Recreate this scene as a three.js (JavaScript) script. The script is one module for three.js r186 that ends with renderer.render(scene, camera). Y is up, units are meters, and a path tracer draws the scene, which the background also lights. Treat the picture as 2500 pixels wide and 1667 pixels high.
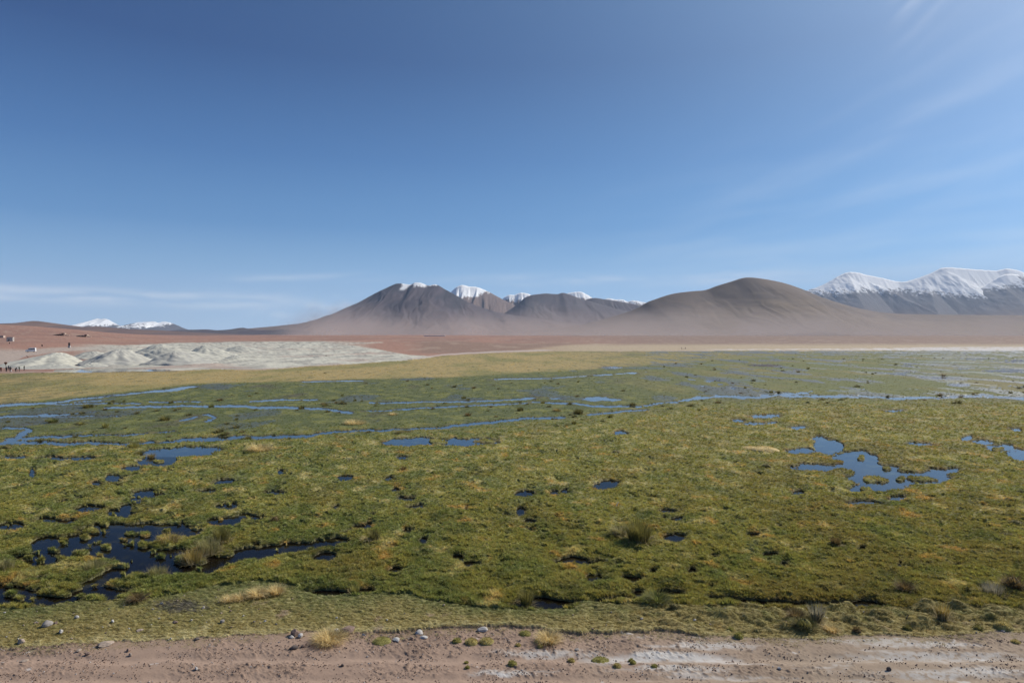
import * as THREE from 'three';
import { mergeGeometries } from 'three/addons/utils/BufferGeometryUtils.js';
import { MarchingCubes } from 'three/addons/objects/MarchingCubes.js';
import { RoundedBoxGeometry } from 'three/addons/geometries/RoundedBoxGeometry.js';

// ------------------------------------------------------------------ camera, sky, sun, exposure
const F = 1667, HY = 815, EYE = 13;                      // focal length and horizon row of a 2500 x 1667 frame; metres above the marsh
const PITCH = Math.atan((833.5 - HY) / F), CP = Math.cos(PITCH), SP = Math.sin(PITCH);
const scene = new THREE.Scene();
const camera = new THREE.PerspectiveCamera(2 * Math.atan(833.5 / F) * 180 / Math.PI, 2500 / 1667, 0.5, 90000);
camera.position.set(0, EYE, 0);
camera.rotation.x = -PITCH;
const renderer = new THREE.WebGLRenderer({ antialias: true });
renderer.toneMapping = THREE.LinearToneMapping;
renderer.toneMappingExposure = 1.0;
renderer.shadowMap.enabled = true;

const SUN_AZ = 56 * Math.PI / 180, SUN_EL = 37 * Math.PI / 180;   // to the right of the view, beyond the frame
const SUN = new THREE.Vector3(Math.sin(SUN_AZ) * Math.cos(SUN_EL), Math.sin(SUN_EL), -Math.cos(SUN_AZ) * Math.cos(SUN_EL));
const sun = new THREE.DirectionalLight(new THREE.Color().setRGB(1.0, 0.92, 0.79), 4.9);
sun.name = 'sun';
sun.position.copy(SUN).multiplyScalar(300);
sun.target.position.set(0, 0, -60);
sun.position.add(sun.target.position);
sun.castShadow = true;
Object.assign(sun.shadow.camera, { left: -150, right: 150, top: 150, bottom: -150, near: 1, far: 700 });
sun.shadow.mapSize.set(4096, 4096);
scene.add(sun, sun.target);
scene.fog = new THREE.FogExp2(new THREE.Color().setRGB(0.58, 0.74, 1.0), 1.5e-5);

// ------------------------------------------------------------------ random numbers and noise
function rng(seed) {
  let s = seed >>> 0;
  return () => { s = (s + 0x6d2b79f5) | 0; let t = Math.imul(s ^ (s >>> 15), 1 | s); t = (t + Math.imul(t ^ (t >>> 7), 61 | t)) ^ t; return ((t ^ (t >>> 14)) >>> 0) / 4294967296; };
}
const PERM = new Uint8Array(1024), GX = new Float32Array(256), GY = new Float32Array(256);
{ const r = rng(11), p = [...Array(256).keys()]; for (let i = 255; i > 0; i--) { const j = Math.floor(r() * (i + 1)); [p[i], p[j]] = [p[j], p[i]]; }
  for (let i = 0; i < 1024; i++) PERM[i] = p[i & 255];
  for (let i = 0; i < 256; i++) { const a = r() * 6.2831853; GX[i] = Math.cos(a); GY[i] = Math.sin(a); } }
function noise(x, y) {                                    // gradient noise, about -1 .. 1
  const xi = Math.floor(x), yi = Math.floor(y), fx = x - xi, fy = y - yi, X = xi & 255, Y = yi & 255;
  const a = PERM[X + PERM[Y]], b = PERM[X + 1 + PERM[Y]], c = PERM[X + PERM[Y + 1]], d = PERM[X + 1 + PERM[Y + 1]];
  const u = fx * fx * fx * (fx * (fx * 6 - 15) + 10), v = fy * fy * fy * (fy * (fy * 6 - 15) + 10);
  const n0 = GX[a] * fx + GY[a] * fy, n1 = GX[b] * (fx - 1) + GY[b] * fy, n2 = GX[c] * fx + GY[c] * (fy - 1), n3 = GX[d] * (fx - 1) + GY[d] * (fy - 1);
  const m = n0 + (n1 - n0) * u, n = n2 + (n3 - n2) * u;
  return (m + (n - m) * v) * 1.5;
}
function fbm(x, y, o = 4) { let s = 0, a = 0.5; for (let i = 0; i < o; i++) { s += a * noise(x, y); x = x * 2.03 + 17.3; y = y * 2.03 + 9.1; a *= 0.5; } return s; }
const clamp = (x, a = 0, b = 1) => (x < a ? a : x > b ? b : x);
const sstep = (a, b, x) => { const t = clamp((x - a) / (b - a)); return t * t * (3 - 2 * t); };
const lerp = (a, b, t) => a + (b - a) * t;
const mix3 = (a, b, t) => [a[0] + (b[0] - a[0]) * t, a[1] + (b[1] - a[1]) * t, a[2] + (b[2] - a[2]) * t];
function line(pts) {                                      // piecewise linear y(x)
  return (x) => { if (x <= pts[0][0]) return pts[0][1]; for (let i = 1; i < pts.length; i++) if (x <= pts[i][0]) { const a = pts[i - 1], b = pts[i]; return lerp(a[1], b[1], (x - a[0]) / (b[0] - a[0])); } return pts[pts.length - 1][1]; };
}
function smoothLine(pts) {                                // Catmull-Rom y(x)
  return (x) => {
    if (x <= pts[0][0]) return pts[0][1];
    const n = pts.length - 1;
    if (x >= pts[n][0]) return pts[n][1];
    let i = 0; while (x > pts[i + 1][0]) i++;
    const p1 = pts[i], p2 = pts[i + 1], p0 = pts[Math.max(0, i - 1)], p3 = pts[Math.min(n, i + 2)], h = p2[0] - p1[0], t = (x - p1[0]) / h;
    const m1 = i === 0 ? (p2[1] - p1[1]) : (p2[1] - p0[1]) / (p2[0] - p0[0]) * h, m2 = i + 2 > n ? (p2[1] - p1[1]) : (p3[1] - p1[1]) / (p3[0] - p1[0]) * h;
    const t2 = t * t, t3 = t2 * t;
    return (2 * t3 - 3 * t2 + 1) * p1[1] + (t3 - 2 * t2 + t) * m1 + (-2 * t3 + 3 * t2) * p2[1] + (t3 - t2) * m2;
  };
}

// ------------------------------------------------------------------ the sky: clear high-altitude air with thin cirrus
{
  const W = 2048, Hh = 1024, data = new Float32Array(W * Hh * 4);
  const STOPS = [[0, [0.50, 0.66, 0.84]], [2.5, [0.38, 0.57, 0.80]], [5, [0.235, 0.44, 0.70]], [8.6, [0.094, 0.252, 0.520]], [14, [0.038, 0.138, 0.365]], [21.4, [0.005, 0.044, 0.185]], [27, [0.004, 0.034, 0.152]], [45, [0.005, 0.028, 0.120]], [90, [0.004, 0.020, 0.090]]];
  const air = (e) => { let i = 0; while (i < STOPS.length - 2 && e > STOPS[i + 1][0]) i++; return mix3(STOPS[i][1], STOPS[i + 1][1], clamp((e - STOPS[i][0]) / (STOPS[i + 1][0] - STOPS[i][0]))); };
  for (let row = 0; row < Hh; row++) {
    const el = ((row + 0.5) / Hh - 0.5) * Math.PI, y = Math.sin(el), e = Math.max(0, el) * 180 / Math.PI;
    for (let col = 0; col < W; col++) {
      const az = ((col + 0.5) / W - 0.5) * 2 * Math.PI, x = Math.cos(az) * Math.cos(el), z = Math.sin(az) * Math.cos(el);
      const cs = clamp(x * SUN.x + y * SUN.y + z * SUN.z, -1, 1), g = Math.acos(cs) * 180 / Math.PI;
      let c = air(e);
      const halo = Math.exp(-g / 11) * 1.6, wide = Math.exp(-g / 24) * 1.5 * (1 + 0.4 * sstep(20, 4, e));
      c = [c[0] + halo * 0.95 + wide * 0.27, c[1] + halo * 0.74 + wide * 0.54, c[2] + halo * 0.50 + wide * 0.85];
      if (el > 0) {                                       // cirrus: thin streaks, in banks at their own bearings
        const A = Math.atan2(x, -z) * 180 / Math.PI, wv = fbm(A / 9 + 3, e / 3 + 8, 3);
        const st = (fa, fe, tilt, seed) => fbm((A + wv * 3) / fa + seed, (e - A * tilt + wv * 0.5) / fe + seed * 1.7, 5);
        const bank = (a0, ra, e0, re, tilt) => { const p = (A - a0) / ra, q = (e - e0 - (A - a0) * tilt) / re; return Math.exp(-(p * p) * (p * p) - q * q); };
        let cl = 0;
        cl += 1.7 * bank(-34, 15, 2.7, 0.5, -0.012) * sstep(-0.45, 0.4, st(12, 0.6, -0.01, 1));
        cl += 0.5 * bank(-16, 6.5, 4.5, 0.30, 0.04) * sstep(-0.4, 0.4, st(7, 0.4, 0.05, 5));
        cl += 0.55 * bank(-13, 11, 2.0, 1.1, 0) * sstep(-0.05, 0.5, st(3, 0.7, 0.1, 9));
        cl += 0.8 * bank(10, 15, 4.5, 0.5, 0.012) * sstep(-0.3, 0.5, st(12, 0.6, 0.01, 12));
        cl += 0.2 * bank(30, 24, 10.5, 3.6, 0.14) * sstep(-0.25, 0.7, st(15, 1.3, 0.15, 21));
        cl += 0.5 * bank(40, 26, 5.4, 2.4, 0.03) * sstep(-0.5, 0.5, st(18, 1.3, 0.03, 27));
        cl += 0.20 * bank(42, 26, 17, 6, 0.3) * sstep(-0.2, 0.7, st(16, 2.2, 0.40, 33));
        cl += 0.55 * bank(32.5, 3.0, 25, 2.4, 0.75) * sstep(-0.3, 0.5, st(6, 0.8, 0.75, 51));
        cl += 0.40 * sstep(0.05, 0.6, st(22, 1.6, 0.05, 41)) * (1 - sstep(5, 25, e)) * sstep(60, 100, Math.abs(A));
        const w = [0.95 + halo * 0.3, 1.0 + halo * 0.3, 1.06 + halo * 0.3];
        c = mix3(c, w, clamp(cl * 0.62) * sstep(0, 0.02, y));
      }
      const o = (row * W + col) * 4;
      data[o] = c[0]; data[o + 1] = c[1]; data[o + 2] = c[2]; data[o + 3] = 1;
    }
  }
  const sky = new THREE.DataTexture(data, W, Hh, THREE.RGBAFormat, THREE.FloatType);
  sky.mapping = THREE.EquirectangularReflectionMapping;
  sky.magFilter = sky.minFilter = THREE.LinearFilter;
  sky.needsUpdate = true;
  scene.background = sky;
  scene.environment = sky;
}

// ------------------------------------------------------------------ helpers
const taken = new Map();
function numbered(name) { const n = taken.get(name) ?? 0; taken.set(name, n + 1); return n ? name + '_' + String(n).padStart(3, '0') : name; }
function tag(o, label, category, group, kind) { if (label) o.userData.label = label; if (category) o.userData.category = category; if (group) o.userData.group = group; if (kind) o.userData.kind = kind; return o; }
function put(name, geometry, material, parent = scene) {
  const m = new THREE.Mesh(geometry, material);
  m.name = parent === scene ? numbered(name) : name;
  m.castShadow = m.receiveShadow = true;
  parent.add(m);
  return m;
}
function base(name, x, y, z, turn = 0) { const g = new THREE.Group(); g.name = numbered(name); g.position.set(x, y, z); g.rotation.y = turn; scene.add(g); return g; }
const mat = (o) => new THREE.MeshStandardMaterial({ roughness: 0.95, ...o });
const lin = (r, g, b) => new THREE.Color().setRGB(r, g, b);
const painted = mat({ vertexColors: true });
function uvOf(x, d) { const yc = -EYE * CP + d * SP, zc = EYE * SP + d * CP; return [1250 + F * x / zc, 833.5 - F * yc / zc]; }   // a point of the marsh level as row and column of the photograph
function at(u, v) {                                       // and back: [x, d], d metres ahead
  const y = -(v - 833.5) / F, yy = y * CP - SP, zz = y * SP + CP, t = -EYE / yy;
  return [(u - 1250) / F * t, zz * t];
}
function colorAll(g, c) { const n = g.attributes.position.count, a = new Float32Array(n * 3); for (let i = 0; i < n; i++) a.set(typeof c === 'function' ? c(i, g) : c, i * 3); g.setAttribute('color', new THREE.BufferAttribute(a, 3)); return g; }

// ------------------------------------------------------------------ the plan of the plain, read off the photograph
const edgeDirt = smoothLine([[-400, 1600], [0, 1590], [150, 1580], [300, 1573], [480, 1566], [580, 1558], [720, 1549], [868, 1550], [970, 1545], [1034, 1540], [1100, 1535], [1300, 1536], [1360, 1548], [1452, 1550], [1633, 1546], [1707, 1556], [1793, 1561], [1934, 1566], [2100, 1556], [2304, 1557], [2500, 1547], [2900, 1540]]);
const edgeBank = smoothLine([[-400, 1500], [0, 1491], [90, 1487], [200, 1472], [350, 1469], [450, 1450], [600, 1426], [690, 1430], [760, 1458], [860, 1458], [1000, 1456], [1060, 1470], [1150, 1486], [1250, 1491], [1390, 1492], [1430, 1476], [1600, 1482], [1800, 1486], [1950, 1496], [2050, 1490], [2150, 1492], [2300, 1484], [2500, 1492], [2900, 1495]]);
const edgeWet = line([[-400, 1088], [0, 1088], [300, 1083], [700, 1066], [1100, 1062], [1300, 1050], [1600, 1012], [1900, 986], [2500, 986]]);
const edgeDry = line([[-400, 1010], [0, 988], [200, 970], [400, 946], [480, 938], [750, 931], [900, 926], [1100, 922], [1400, 905], [1700, 885], [2000, 862], [2900, 858]]);
const edgeFar = line([[-400, 914], [0, 912], [130, 910], [420, 906], [520, 902], [640, 904], [800, 893], [1000, 880], [1080, 869], [1200, 862], [1310, 858], [1700, 857], [2900, 856]]);

const water = [], bins = new Map();
function spot(f, lo, hi) { for (let b = Math.floor(lo / 8); b <= Math.floor(hi / 8); b++) { if (!bins.has(b)) bins.set(b, []); bins.get(b).push(f); } }
const pool = (u, v, rx, ry, rot = 0) => { const c = Math.cos(rot), s = Math.sin(rot), f = (a, b) => { const x = a - u, y = b - v, p = (x * c + y * s * 3) / rx, q = (-x * s / 3 + y * c) / ry; return ry * (1 - Math.sqrt(p * p + q * q)); }; spot(f, v - ry * 1.6 - Math.abs(rot) * rx - 6, v + ry * 1.6 + Math.abs(rot) * rx + 6); };
const stream = (...p) => { for (let i = 1; i < p.length; i++) { const [ua, va, wa] = p[i - 1], [ub, vb, wb] = p[i], k = 0.3, ex = (ub - ua) * k, ey = vb - va, ll = ex * ex + ey * ey + 1e-6;
  spot((a, b) => { const x = (a - ua) * k, y = b - va, t = clamp((x * ex + y * ey) / ll), w = lerp(wa, wb, t); return w - Math.hypot(x - ex * t, y - ey * t); }, Math.min(va, vb) - 10, Math.max(va, vb) + 10); } };
const isles = [];
const isle = (u, v, rx, ry) => isles.push([u, v, rx, ry]);
// streams on the wet flat
stream([-300, 992, 3], [0, 990, 3.5], [60, 987, 3], [120, 985, 2], [170, 976, 1.6], [250, 971, 1], [320, 962, 1.2], [390, 955, 2.5], [440, 950, 3.6], [478, 944, 1.4]);
stream([-200, 1019, 2], [0, 1018, 2.4], [90, 1016, 2.2], [150, 1012, 1.6], [230, 1007, 1.2]);
stream([100, 1018, 1.2], [300, 1017, 1]);
stream([265, 997, 1.5], [340, 993, 2.4], [500, 992, 2], [560, 992, 2.6], [620, 995, 3], [730, 995, 2.5], [790, 998, 2], [850, 1008, 2.4]);
stream([120, 987, 1.2], [350, 985, 1.2]); stream([375, 982, 1.3], [485, 981, 1.3]); stream([180, 982, 1], [250, 979, 1.3]);
stream([-300, 1082, 4], [0, 1083, 4.5], [80, 1083, 4.5], [200, 1085, 4.2], [300, 1084, 3], [380, 1081, 2.4], [430, 1078, 3.6], [500, 1073, 5], [600, 1069, 4.2], [700, 1066, 4], [760, 1060, 3], [830, 1054, 2.4], [950, 1050, 2.2], [1040, 1048, 2], [1085, 1045, 2], [1110, 1039, 3], [1200, 1030, 3], [1300, 1022, 2.5], [1370, 1019, 2.4]);
stream([1440, 1012, 1.6], [1500, 1009, 2], [1540, 1003, 1.8], [1580, 1002, 1.2]);
stream([15, 1046, 2], [60, 1047, 3], [80, 1051, 2.6], [60, 1058, 3], [45, 1072, 3.5], [20, 1079, 4]);
stream([20, 1074, 2.4], [110, 1070, 3], [160, 1065, 2.4], [210, 1066, 1.8], [330, 1061, 1.2], [420, 1053, 1]);
stream([500, 1012, 2.4], [520, 1020, 1.4], [500, 1028, 2.6]);
stream([905, 984, 1.6], [990, 983, 1.8], [1150, 980, 1.4], [1290, 975, 1.2]); stream([880, 1005, 1], [1000, 999, 1.4], [1150, 990, 1.5], [1290, 985, 1.2]);
stream([740, 932, 1], [880, 930, 1.2]); stream([610, 980, 2], [690, 976, 1.5], [770, 975, 1.5]); stream([1200, 926, 1], [1340, 924, 1.2], [1480, 915, 1.4], [1580, 908, 1.6]);
pool(1455, 974, 34, 5, 0.06); pool(1490, 977, 24, 3); pool(1355, 973, 18, 2); pool(1290, 973, 14, 2); stream([1300, 982, 1.5], [1410, 986, 1.8], [1480, 994, 2], [1560, 993, 1.4]);
stream([1580, 990, 2.5], [1640, 983, 3], [1700, 972, 3.5], [1760, 968, 4], [1850, 969, 4], [1930, 963, 4], [1980, 957, 2.5]);
stream([1800, 968, 2], [1980, 968, 3.5], [2100, 968, 4], [2200, 972, 4.5], [2300, 970, 4.5], [2400, 966, 4], [2500, 973, 4], [2800, 975, 4]);
pool(1730, 930, 26, 3); pool(1755, 939, 10, 3); pool(1790, 948, 14, 5); pool(2400, 876, 54, 3.1); pool(2490, 882, 72, 4.3); pool(2360, 900, 36, 3.1); pool(2450, 906, 72, 5.6); pool(2205, 912, 46, 4.3); pool(2300, 922, 40, 4); pool(2110, 950, 40, 3); pool(2440, 946, 50, 4); pool(2230, 890, 30, 3); pool(2340, 940, 40, 4); pool(1500, 897, 34, 2.4); pool(1860, 892, 60, 4); pool(2080, 860, 120, 2.2); pool(2380, 862, 90, 2);
pool(270, 905, 130, 4.4);
// pools among the cushions
pool(1010, 1080, 75, 10); pool(1130, 1079, 75, 9);
pool(430, 1106, 80, 12, -0.04); pool(395, 1124, 32, 14); pool(330, 1143, 22, 7); pool(490, 1098, 45, 7); pool(285, 1170, 22, 9); pool(236, 1184, 15, 5); pool(380, 1128, 40, 9); pool(85, 1158, 10, 12); pool(150, 1120, 40, 4); pool(40, 1119, 26, 4); pool(200, 1122, 30, 4);
pool(362, 1206, 34, 10, -0.12); pool(340, 1222, 15, 10); pool(316, 1240, 14, 12); pool(300, 1256, 30, 9); pool(215, 1245, 40, 8, -0.05); pool(545, 1238, 26, 9); pool(540, 1178, 24, 6); pool(500, 1200, 16, 5); pool(20, 1288, 40, 12); pool(130, 1275, 50, 7);
pool(255, 1335, 165, 34); pool(330, 1300, 140, 22); pool(400, 1372, 100, 34); pool(140, 1335, 60, 24); pool(100, 1372, 40, 18); pool(470, 1390, 60, 18); pool(450, 1300, 40, 16); pool(540, 1275, 40, 12); pool(600, 1265, 40, 8);
stream([480, 1385, 14], [560, 1362, 13], [640, 1350, 14], [700, 1340, 12], [760, 1330, 10], [820, 1322, 9]); pool(795, 1362, 28, 12); pool(880, 1290, 20, 5);
pool(60, 1463, 150, 20); pool(200, 1447, 120, 14); stream([300, 1398, 9], [270, 1412, 9], [230, 1430, 9], [200, 1440, 9]); pool(300, 1466, 50, 11); pool(10, 1440, 50, 12);
pool(2085, 1126, 62, 26); pool(2150, 1160, 95, 27); pool(2020, 1092, 28, 18); pool(2002, 1073, 14, 6); pool(1992, 1144, 55, 9); pool(1962, 1104, 34, 8); pool(2240, 1166, 75, 18); pool(2300, 1148, 38, 7); pool(2150, 1190, 75, 10); pool(2105, 1228, 48, 6); pool(2197, 1214, 26, 6); pool(1950, 1206, 14, 5); pool(2090, 1195, 30, 8);
pool(2360, 1072, 12, 6); pool(2400, 1082, 28, 6); pool(2445, 1095, 34, 9); pool(2500, 1110, 40, 14); pool(2481, 1049, 14, 3.4); pool(2255, 1083, 26, 4); pool(1870, 1016, 34, 4.5); pool(1802, 1026, 14, 3); pool(1842, 1033, 24, 3.4); pool(1882, 1033, 12, 3); pool(1515, 1060, 17, 5.5); pool(1950, 1046, 18, 4); pool(2190, 1002, 20, 2);
for (const p of [[840, 1168, 17, 7], [950, 1169, 13, 6], [985, 1117, 12, 5], [687, 1153, 8, 7], [970, 1198, 9, 6], [990, 1219, 16, 6], [675, 1204, 22, 5], [822, 1240, 10, 6], [1012, 1240, 16, 6], [900, 1282, 12, 5], [995, 1298, 10, 5], [1030, 1325, 14, 9], [1120, 1364, 14, 10], [1148, 1380, 16, 8], [965, 1394, 20, 7], [1280, 1209, 22, 9], [1350, 1202, 10, 6], [1378, 1199, 9, 6], [1482, 1187, 25, 12], [1275, 1253, 12, 12], [1293, 1278, 10, 6], [1648, 1318, 21, 12], [1651, 1271, 10, 6], [1636, 1252, 17, 5], [1400, 1371, 48, 9], [1450, 1376, 22, 5], [1453, 1414, 22, 10], [1540, 1418, 26, 8], [1685, 1401, 13, 9], [1600, 1400, 12, 6], [1880, 1357, 22, 6], [1916, 1383, 12, 7], [1838, 1306, 14, 5], [2100, 1342, 14, 6], [2335, 1382, 14, 6], [1740, 1362, 14, 5], [2205, 1380, 10, 8]]) pool(...p);
pool(1322, 1477, 74, 16); pool(1557, 1451, 20, 10); pool(1642, 1453, 26, 9); stream([1400, 1474, 4], [1500, 1468, 4], [1560, 1462, 3]); stream([1730, 1464, 5], [1800, 1466, 6], [1890, 1476, 7], [1980, 1482, 6], [2050, 1478, 7], [2105, 1476, 10], [2140, 1480, 5]); stream([725, 1446, 5], [820, 1452, 8], [900, 1444, 5]);
// cushions standing in the pools
for (const p of [[206, 1317, 18, 5], [222, 1302, 26, 6], [268, 1340, 22, 6], [195, 1355, 24, 6], [130, 1348, 15, 4], [262, 1280, 20, 9], [330, 1303, 24, 5], [215, 1285, 16, 5], [360, 1332, 16, 7], [362, 1306, 14, 6], [400, 1334, 32, 8], [414, 1316, 26, 9], [460, 1372, 40, 11], [500, 1345, 30, 12], [545, 1355, 20, 6], [150, 1438, 50, 8], [30, 1455, 16, 6], [130, 1452, 36, 7], [48, 1466, 14, 5], [196, 1460, 14, 5], [235, 1470, 34, 7], [316, 1463, 20, 7], [60, 1486, 24, 4], [245, 1360, 9, 3], [310, 1318, 8, 3], [475, 1275, 28, 7], [390, 1262, 24, 5]]) isle(...p);
for (const p of [[2135, 1171, 38, 8], [2096, 1120, 14, 6], [2166, 1141, 12, 5], [2207, 1168, 18, 7], [2258, 1169, 34, 6], [2237, 1145, 44, 8], [2163, 1126, 7, 3], [2012, 1128, 40, 6], [2046, 1154, 32, 9], [2112, 1196, 24, 5], [2186, 1198, 24, 5], [2252, 1184, 10, 4], [2440, 1097, 16, 5], [390, 1126, 12, 4], [1180, 1078, 26, 5], [1070, 1079, 26, 6]]) isle(...p);

// height, colour and kind of the ground at x metres across, d metres ahead
const DIRT = 0, TURF = 1, MARSH = 2, MUD = 3, SALT = 4, DESERT = 5;
function rise(x, d) {
  const k = -x / d;
  return 44 * sstep(520, 2600, d) * sstep(0.44, 0.80, k) + 5 * sstep(420, 700, d) * sstep(0.50, 0.75, k) + 3.2 * sstep(560, 950, d) * sstep(0.0, 0.10, k) * (1 - sstep(0.16, 0.5, k)) ;
}
const G_GREEN = [0.140, 0.155, 0.042], G_OLIVE = [0.205, 0.190, 0.048], G_LIME = [0.250, 0.232, 0.068], G_ORANGE = [0.38, 0.250, 0.078], G_STRAW = [0.38, 0.33, 0.15], G_DARK = [0.062, 0.080, 0.024], G_BROWN = [0.172, 0.138, 0.040];
function ground(x, d) {
  const sc = clamp(d / 40, 0.8, 60);
  const wx = fbm(x / (1.6 * sc), d / (3.2 * sc), 3), wz = fbm(x / (1.6 * sc) + 31, d / (3.2 * sc) + 7, 3);
  const [u0, v0] = uvOf(x, d), u = u0 + wx * 26, v = v0 + wz * 9 * sstep(900, 1130, v0);
  const fine = noise(x * 6.1, d * 6.1), fine2 = noise(x * 13.7 + 5, d * 13.7), med = fbm(x / 1.1, d / 1.1, 3), big = fbm(x / 6 + 3, d / 9, 4);
  const out = { h: 0, kind: MARSH, c: G_GREEN, grass: 0, tall: 1 };
  const eD = edgeDirt(u0) + wz * 9 + noise(x * 1.3, d * 1.3) * 4, eB = edgeBank(u0) + wz * 8 + noise(x * 1.3, d * 1.3) * 3, eF = edgeFar(u0) + wz * 1.6;
  if (v0 > eD) {                                          // the dirt track
    const k = v0 - eD, lip = sstep(840, 960, u0) * (1 - sstep(1640, 1780, u0));
    const rut = sstep(0, 1, 1 - Math.abs(v0 - (1615 + wz * 10)) / 16) + 0.8 * sstep(0, 1, 1 - Math.abs(v0 - (1664 + wz * 8)) / 14);
    const rough = (1 - 0.85 * clamp(rut)) * sstep(-0.35, 0.25, big + 0.4 * wx);
    const clod = Math.max(0, noise(x * 4.3, d * 5.2) - 0.12) + 0.45 * Math.max(0, noise(x * 8.3, d * 8.2) - 0.2) * (1 + 2 * Math.max(0, med));
    out.h = 0.10 - 0.075 * clamp(rut) + 0.095 * rough * clod + 0.03 * rough * Math.max(0, fine2) + 0.014 * fine * rough + 0.03 * med - 0.05 * lip * (1 - sstep(0, 40, k));
    const red = [0.322, 0.222, 0.162], tan = [0.308, 0.232, 0.165], dark = [0.150, 0.100, 0.072];
    let c = mix3(red, tan, sstep(1100, 2100, u0 + wx * 300));
    c = mix3(c, dark, 0.75 * sstep(0.12, 0.45, clod) * rough + 0.3 * sstep(0.1, 0.5, fine2));
    const saltZone = sstep(1050, 1700, u0 + wx * 200) * 0.62 + 0.02, s = fbm(x * 0.30 + 9, d * 1.3, 4) + 0.16 * noise(x * 2.6, d * 5.2) + 0.12 * fine2;
    c = mix3(c, [c[0] * 1.18, c[1] * 1.2, c[2] * 1.22], 0.8 * clamp(rut)); c = mix3(c, dark, 0.45 * sstep(-0.05, 0.45, big + 0.5 * med) * (1 - clamp(rut)));
    let bed = 0; for (const [a, b, rx, ry] of [[1560, 1611, 200, 17], [1740, 1581, 120, 13], [1640, 1640, 160, 10], [2230, 1580, 170, 9], [2260, 1606, 240, 12], [2330, 1650, 240, 14], [2140, 1572, 120, 8], [1330, 1600, 120, 10], [1240, 1650, 120, 8]]) { const e = Math.hypot((u0 + wx * 60 - a) / rx, (v0 + wz * 16 - b) / ry); bed = Math.max(bed, sstep(1.25, 0.35, e)); }
    const pan1 = sstep(1.15, 0.5, Math.hypot((u0 + wx * 40 - 1620) / 150, (v0 + wz * 8 - 1609) / 12)); c = mix3(c, [0.56, 0.54, 0.51], 0.8 * pan1 * sstep(-0.7, 0.2, fine + fine2 + 0.5));
    c = mix3(c, [0.50, 0.48, 0.45], 0.68 * bed * sstep(-0.5, 0.5, fine2 + 0.8 * fine + 0.8 * noise(x * 2.2, d * 4.4) + 0.7 * bed - 0.1) * (1 - 0.85 * sstep(0.2, 0.45, clod)));
    c = mix3(c, [0.60, 0.58, 0.55], 0.5 * sstep(0.0, 0.42, s - 0.74 + saltZone * 0.95 + 0.12 * clamp(rut)) * (1 - 0.8 * sstep(0.25, 0.5, clod)));
    c = mix3(c, [0.60, 0.58, 0.56], 0.6 * sstep(0.72, 0.85, noise(x * 1.1 + 40, d * 2.2) + 0.15 * fine));
    out.c = c; out.kind = DIRT;
    const vg = sstep(30, 0, k + 18 * fbm(x * 1.3 + 70, d * 1.3, 3)); if (vg > 0.3) { out.grass = vg * 0.8; out.tall = 0.75; out.verge = true; }
  } else if (v0 > eB) {                                   // short grazed turf
    const k = (v0 - eB) / (eD - eB), lip = sstep(700, 900, u0) * (1 - sstep(1640, 1780, u0)), hum = sstep(1380, 1760, u0) * (1 - sstep(0.55, 1, k)) + 0.15;
    const b = Math.max(0, noise(x * 0.95, d * 0.95) + 0.15) + 0.5 * Math.max(0, noise(x * 2.1, d * 2.1));
    out.h = 0.13 + 0.24 * hum * b + 0.03 * med + 0.018 * fine + 0.03 * lip * k;
    let c = mix3([0.150, 0.150, 0.040], [0.245, 0.198, 0.066], sstep(0.0, 0.95, k + 0.5 * big + 0.35 * med));
    c = mix3(c, [0.40, 0.345, 0.165], 0.75 * sstep(0.78, 1.0, k + 0.3 * wx));
    c = mix3(c, G_BROWN, 0.55 * sstep(1300, 1700, u0) * sstep(0.0, 0.4, med + 0.35 * (1 - k)));
    c = mix3(c, G_ORANGE, 0.6 * sstep(0.25, 0.55, fbm(x / 1.7 + 50, d / 1.7, 3)) * sstep(1350, 1600, u0));
    c = mix3(c, [0.36, 0.25, 0.19], 0.8 * sstep(0.28, 0.5, fbm(x / 1.3 + 20, d / 1.6 + 9, 3)) * sstep(0.25, 0.6, k));
    const dk = Math.hypot((u0 - 440) / 75, (v0 - 1486) / 20); c = mix3(c, [0.055, 0.05, 0.045], 0.9 * sstep(1.05, 0.6, dk + 0.8 * fine));
    c = mix3(c, G_GREEN, 0.5 * sstep(0.1, 0.5, fbm(x / 0.9 + 7, d / 1.4, 3) + 0.25 * (0.4 - k)));
    c = mix3(c, [0.110, 0.125, 0.034], 0.65 * sstep(0.45, 0.0, k + 0.4 * big + 0.25 * med) * (1 - 0.7 * sstep(1350, 1650, u0))); c = mix3(c, [0.245, 0.190, 0.062], 0.55 * sstep(1350, 1650, u0) * sstep(-0.3, 0.3, med + 0.3));
    const tx = noise(x * 2.2, d * 4.6) + 0.7 * noise(x * 5.5 + 3, d * 10) + 0.5 * fine2;
    c = mix3(c, [0.42, 0.36, 0.17], 0.45 * sstep(0.35, 0.9, tx)); c = mix3(c, [0.085, 0.078, 0.030], 0.65 * sstep(-0.3, -0.95, tx));
    out.h += 0.035 * tx; out.c = c; out.kind = TURF; out.grass = 0.8; out.tall = 0.75 + 0.25 * (1 - k);
  } else if (v0 > eF) {                                   // the wetland
    const wet = sstep(edgeWet(u0) + 26, edgeWet(u0) - 46, v + 14 * med + 10 * wz), dry = sstep(edgeDry(u0) + 2.5, edgeDry(u0) - 3.5, v0 + wz * 1.8), farR = sstep(1250, 1900, u0) * sstep(1000, 940, v0);
    let w = -9; const bin = bins.get(Math.floor(v / 8)); if (bin) for (const f of bin) { const q = f(u, v); if (q > w) w = q; }
    const amp = clamp((v0 - 900) / 220, 0.15, 1);
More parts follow.
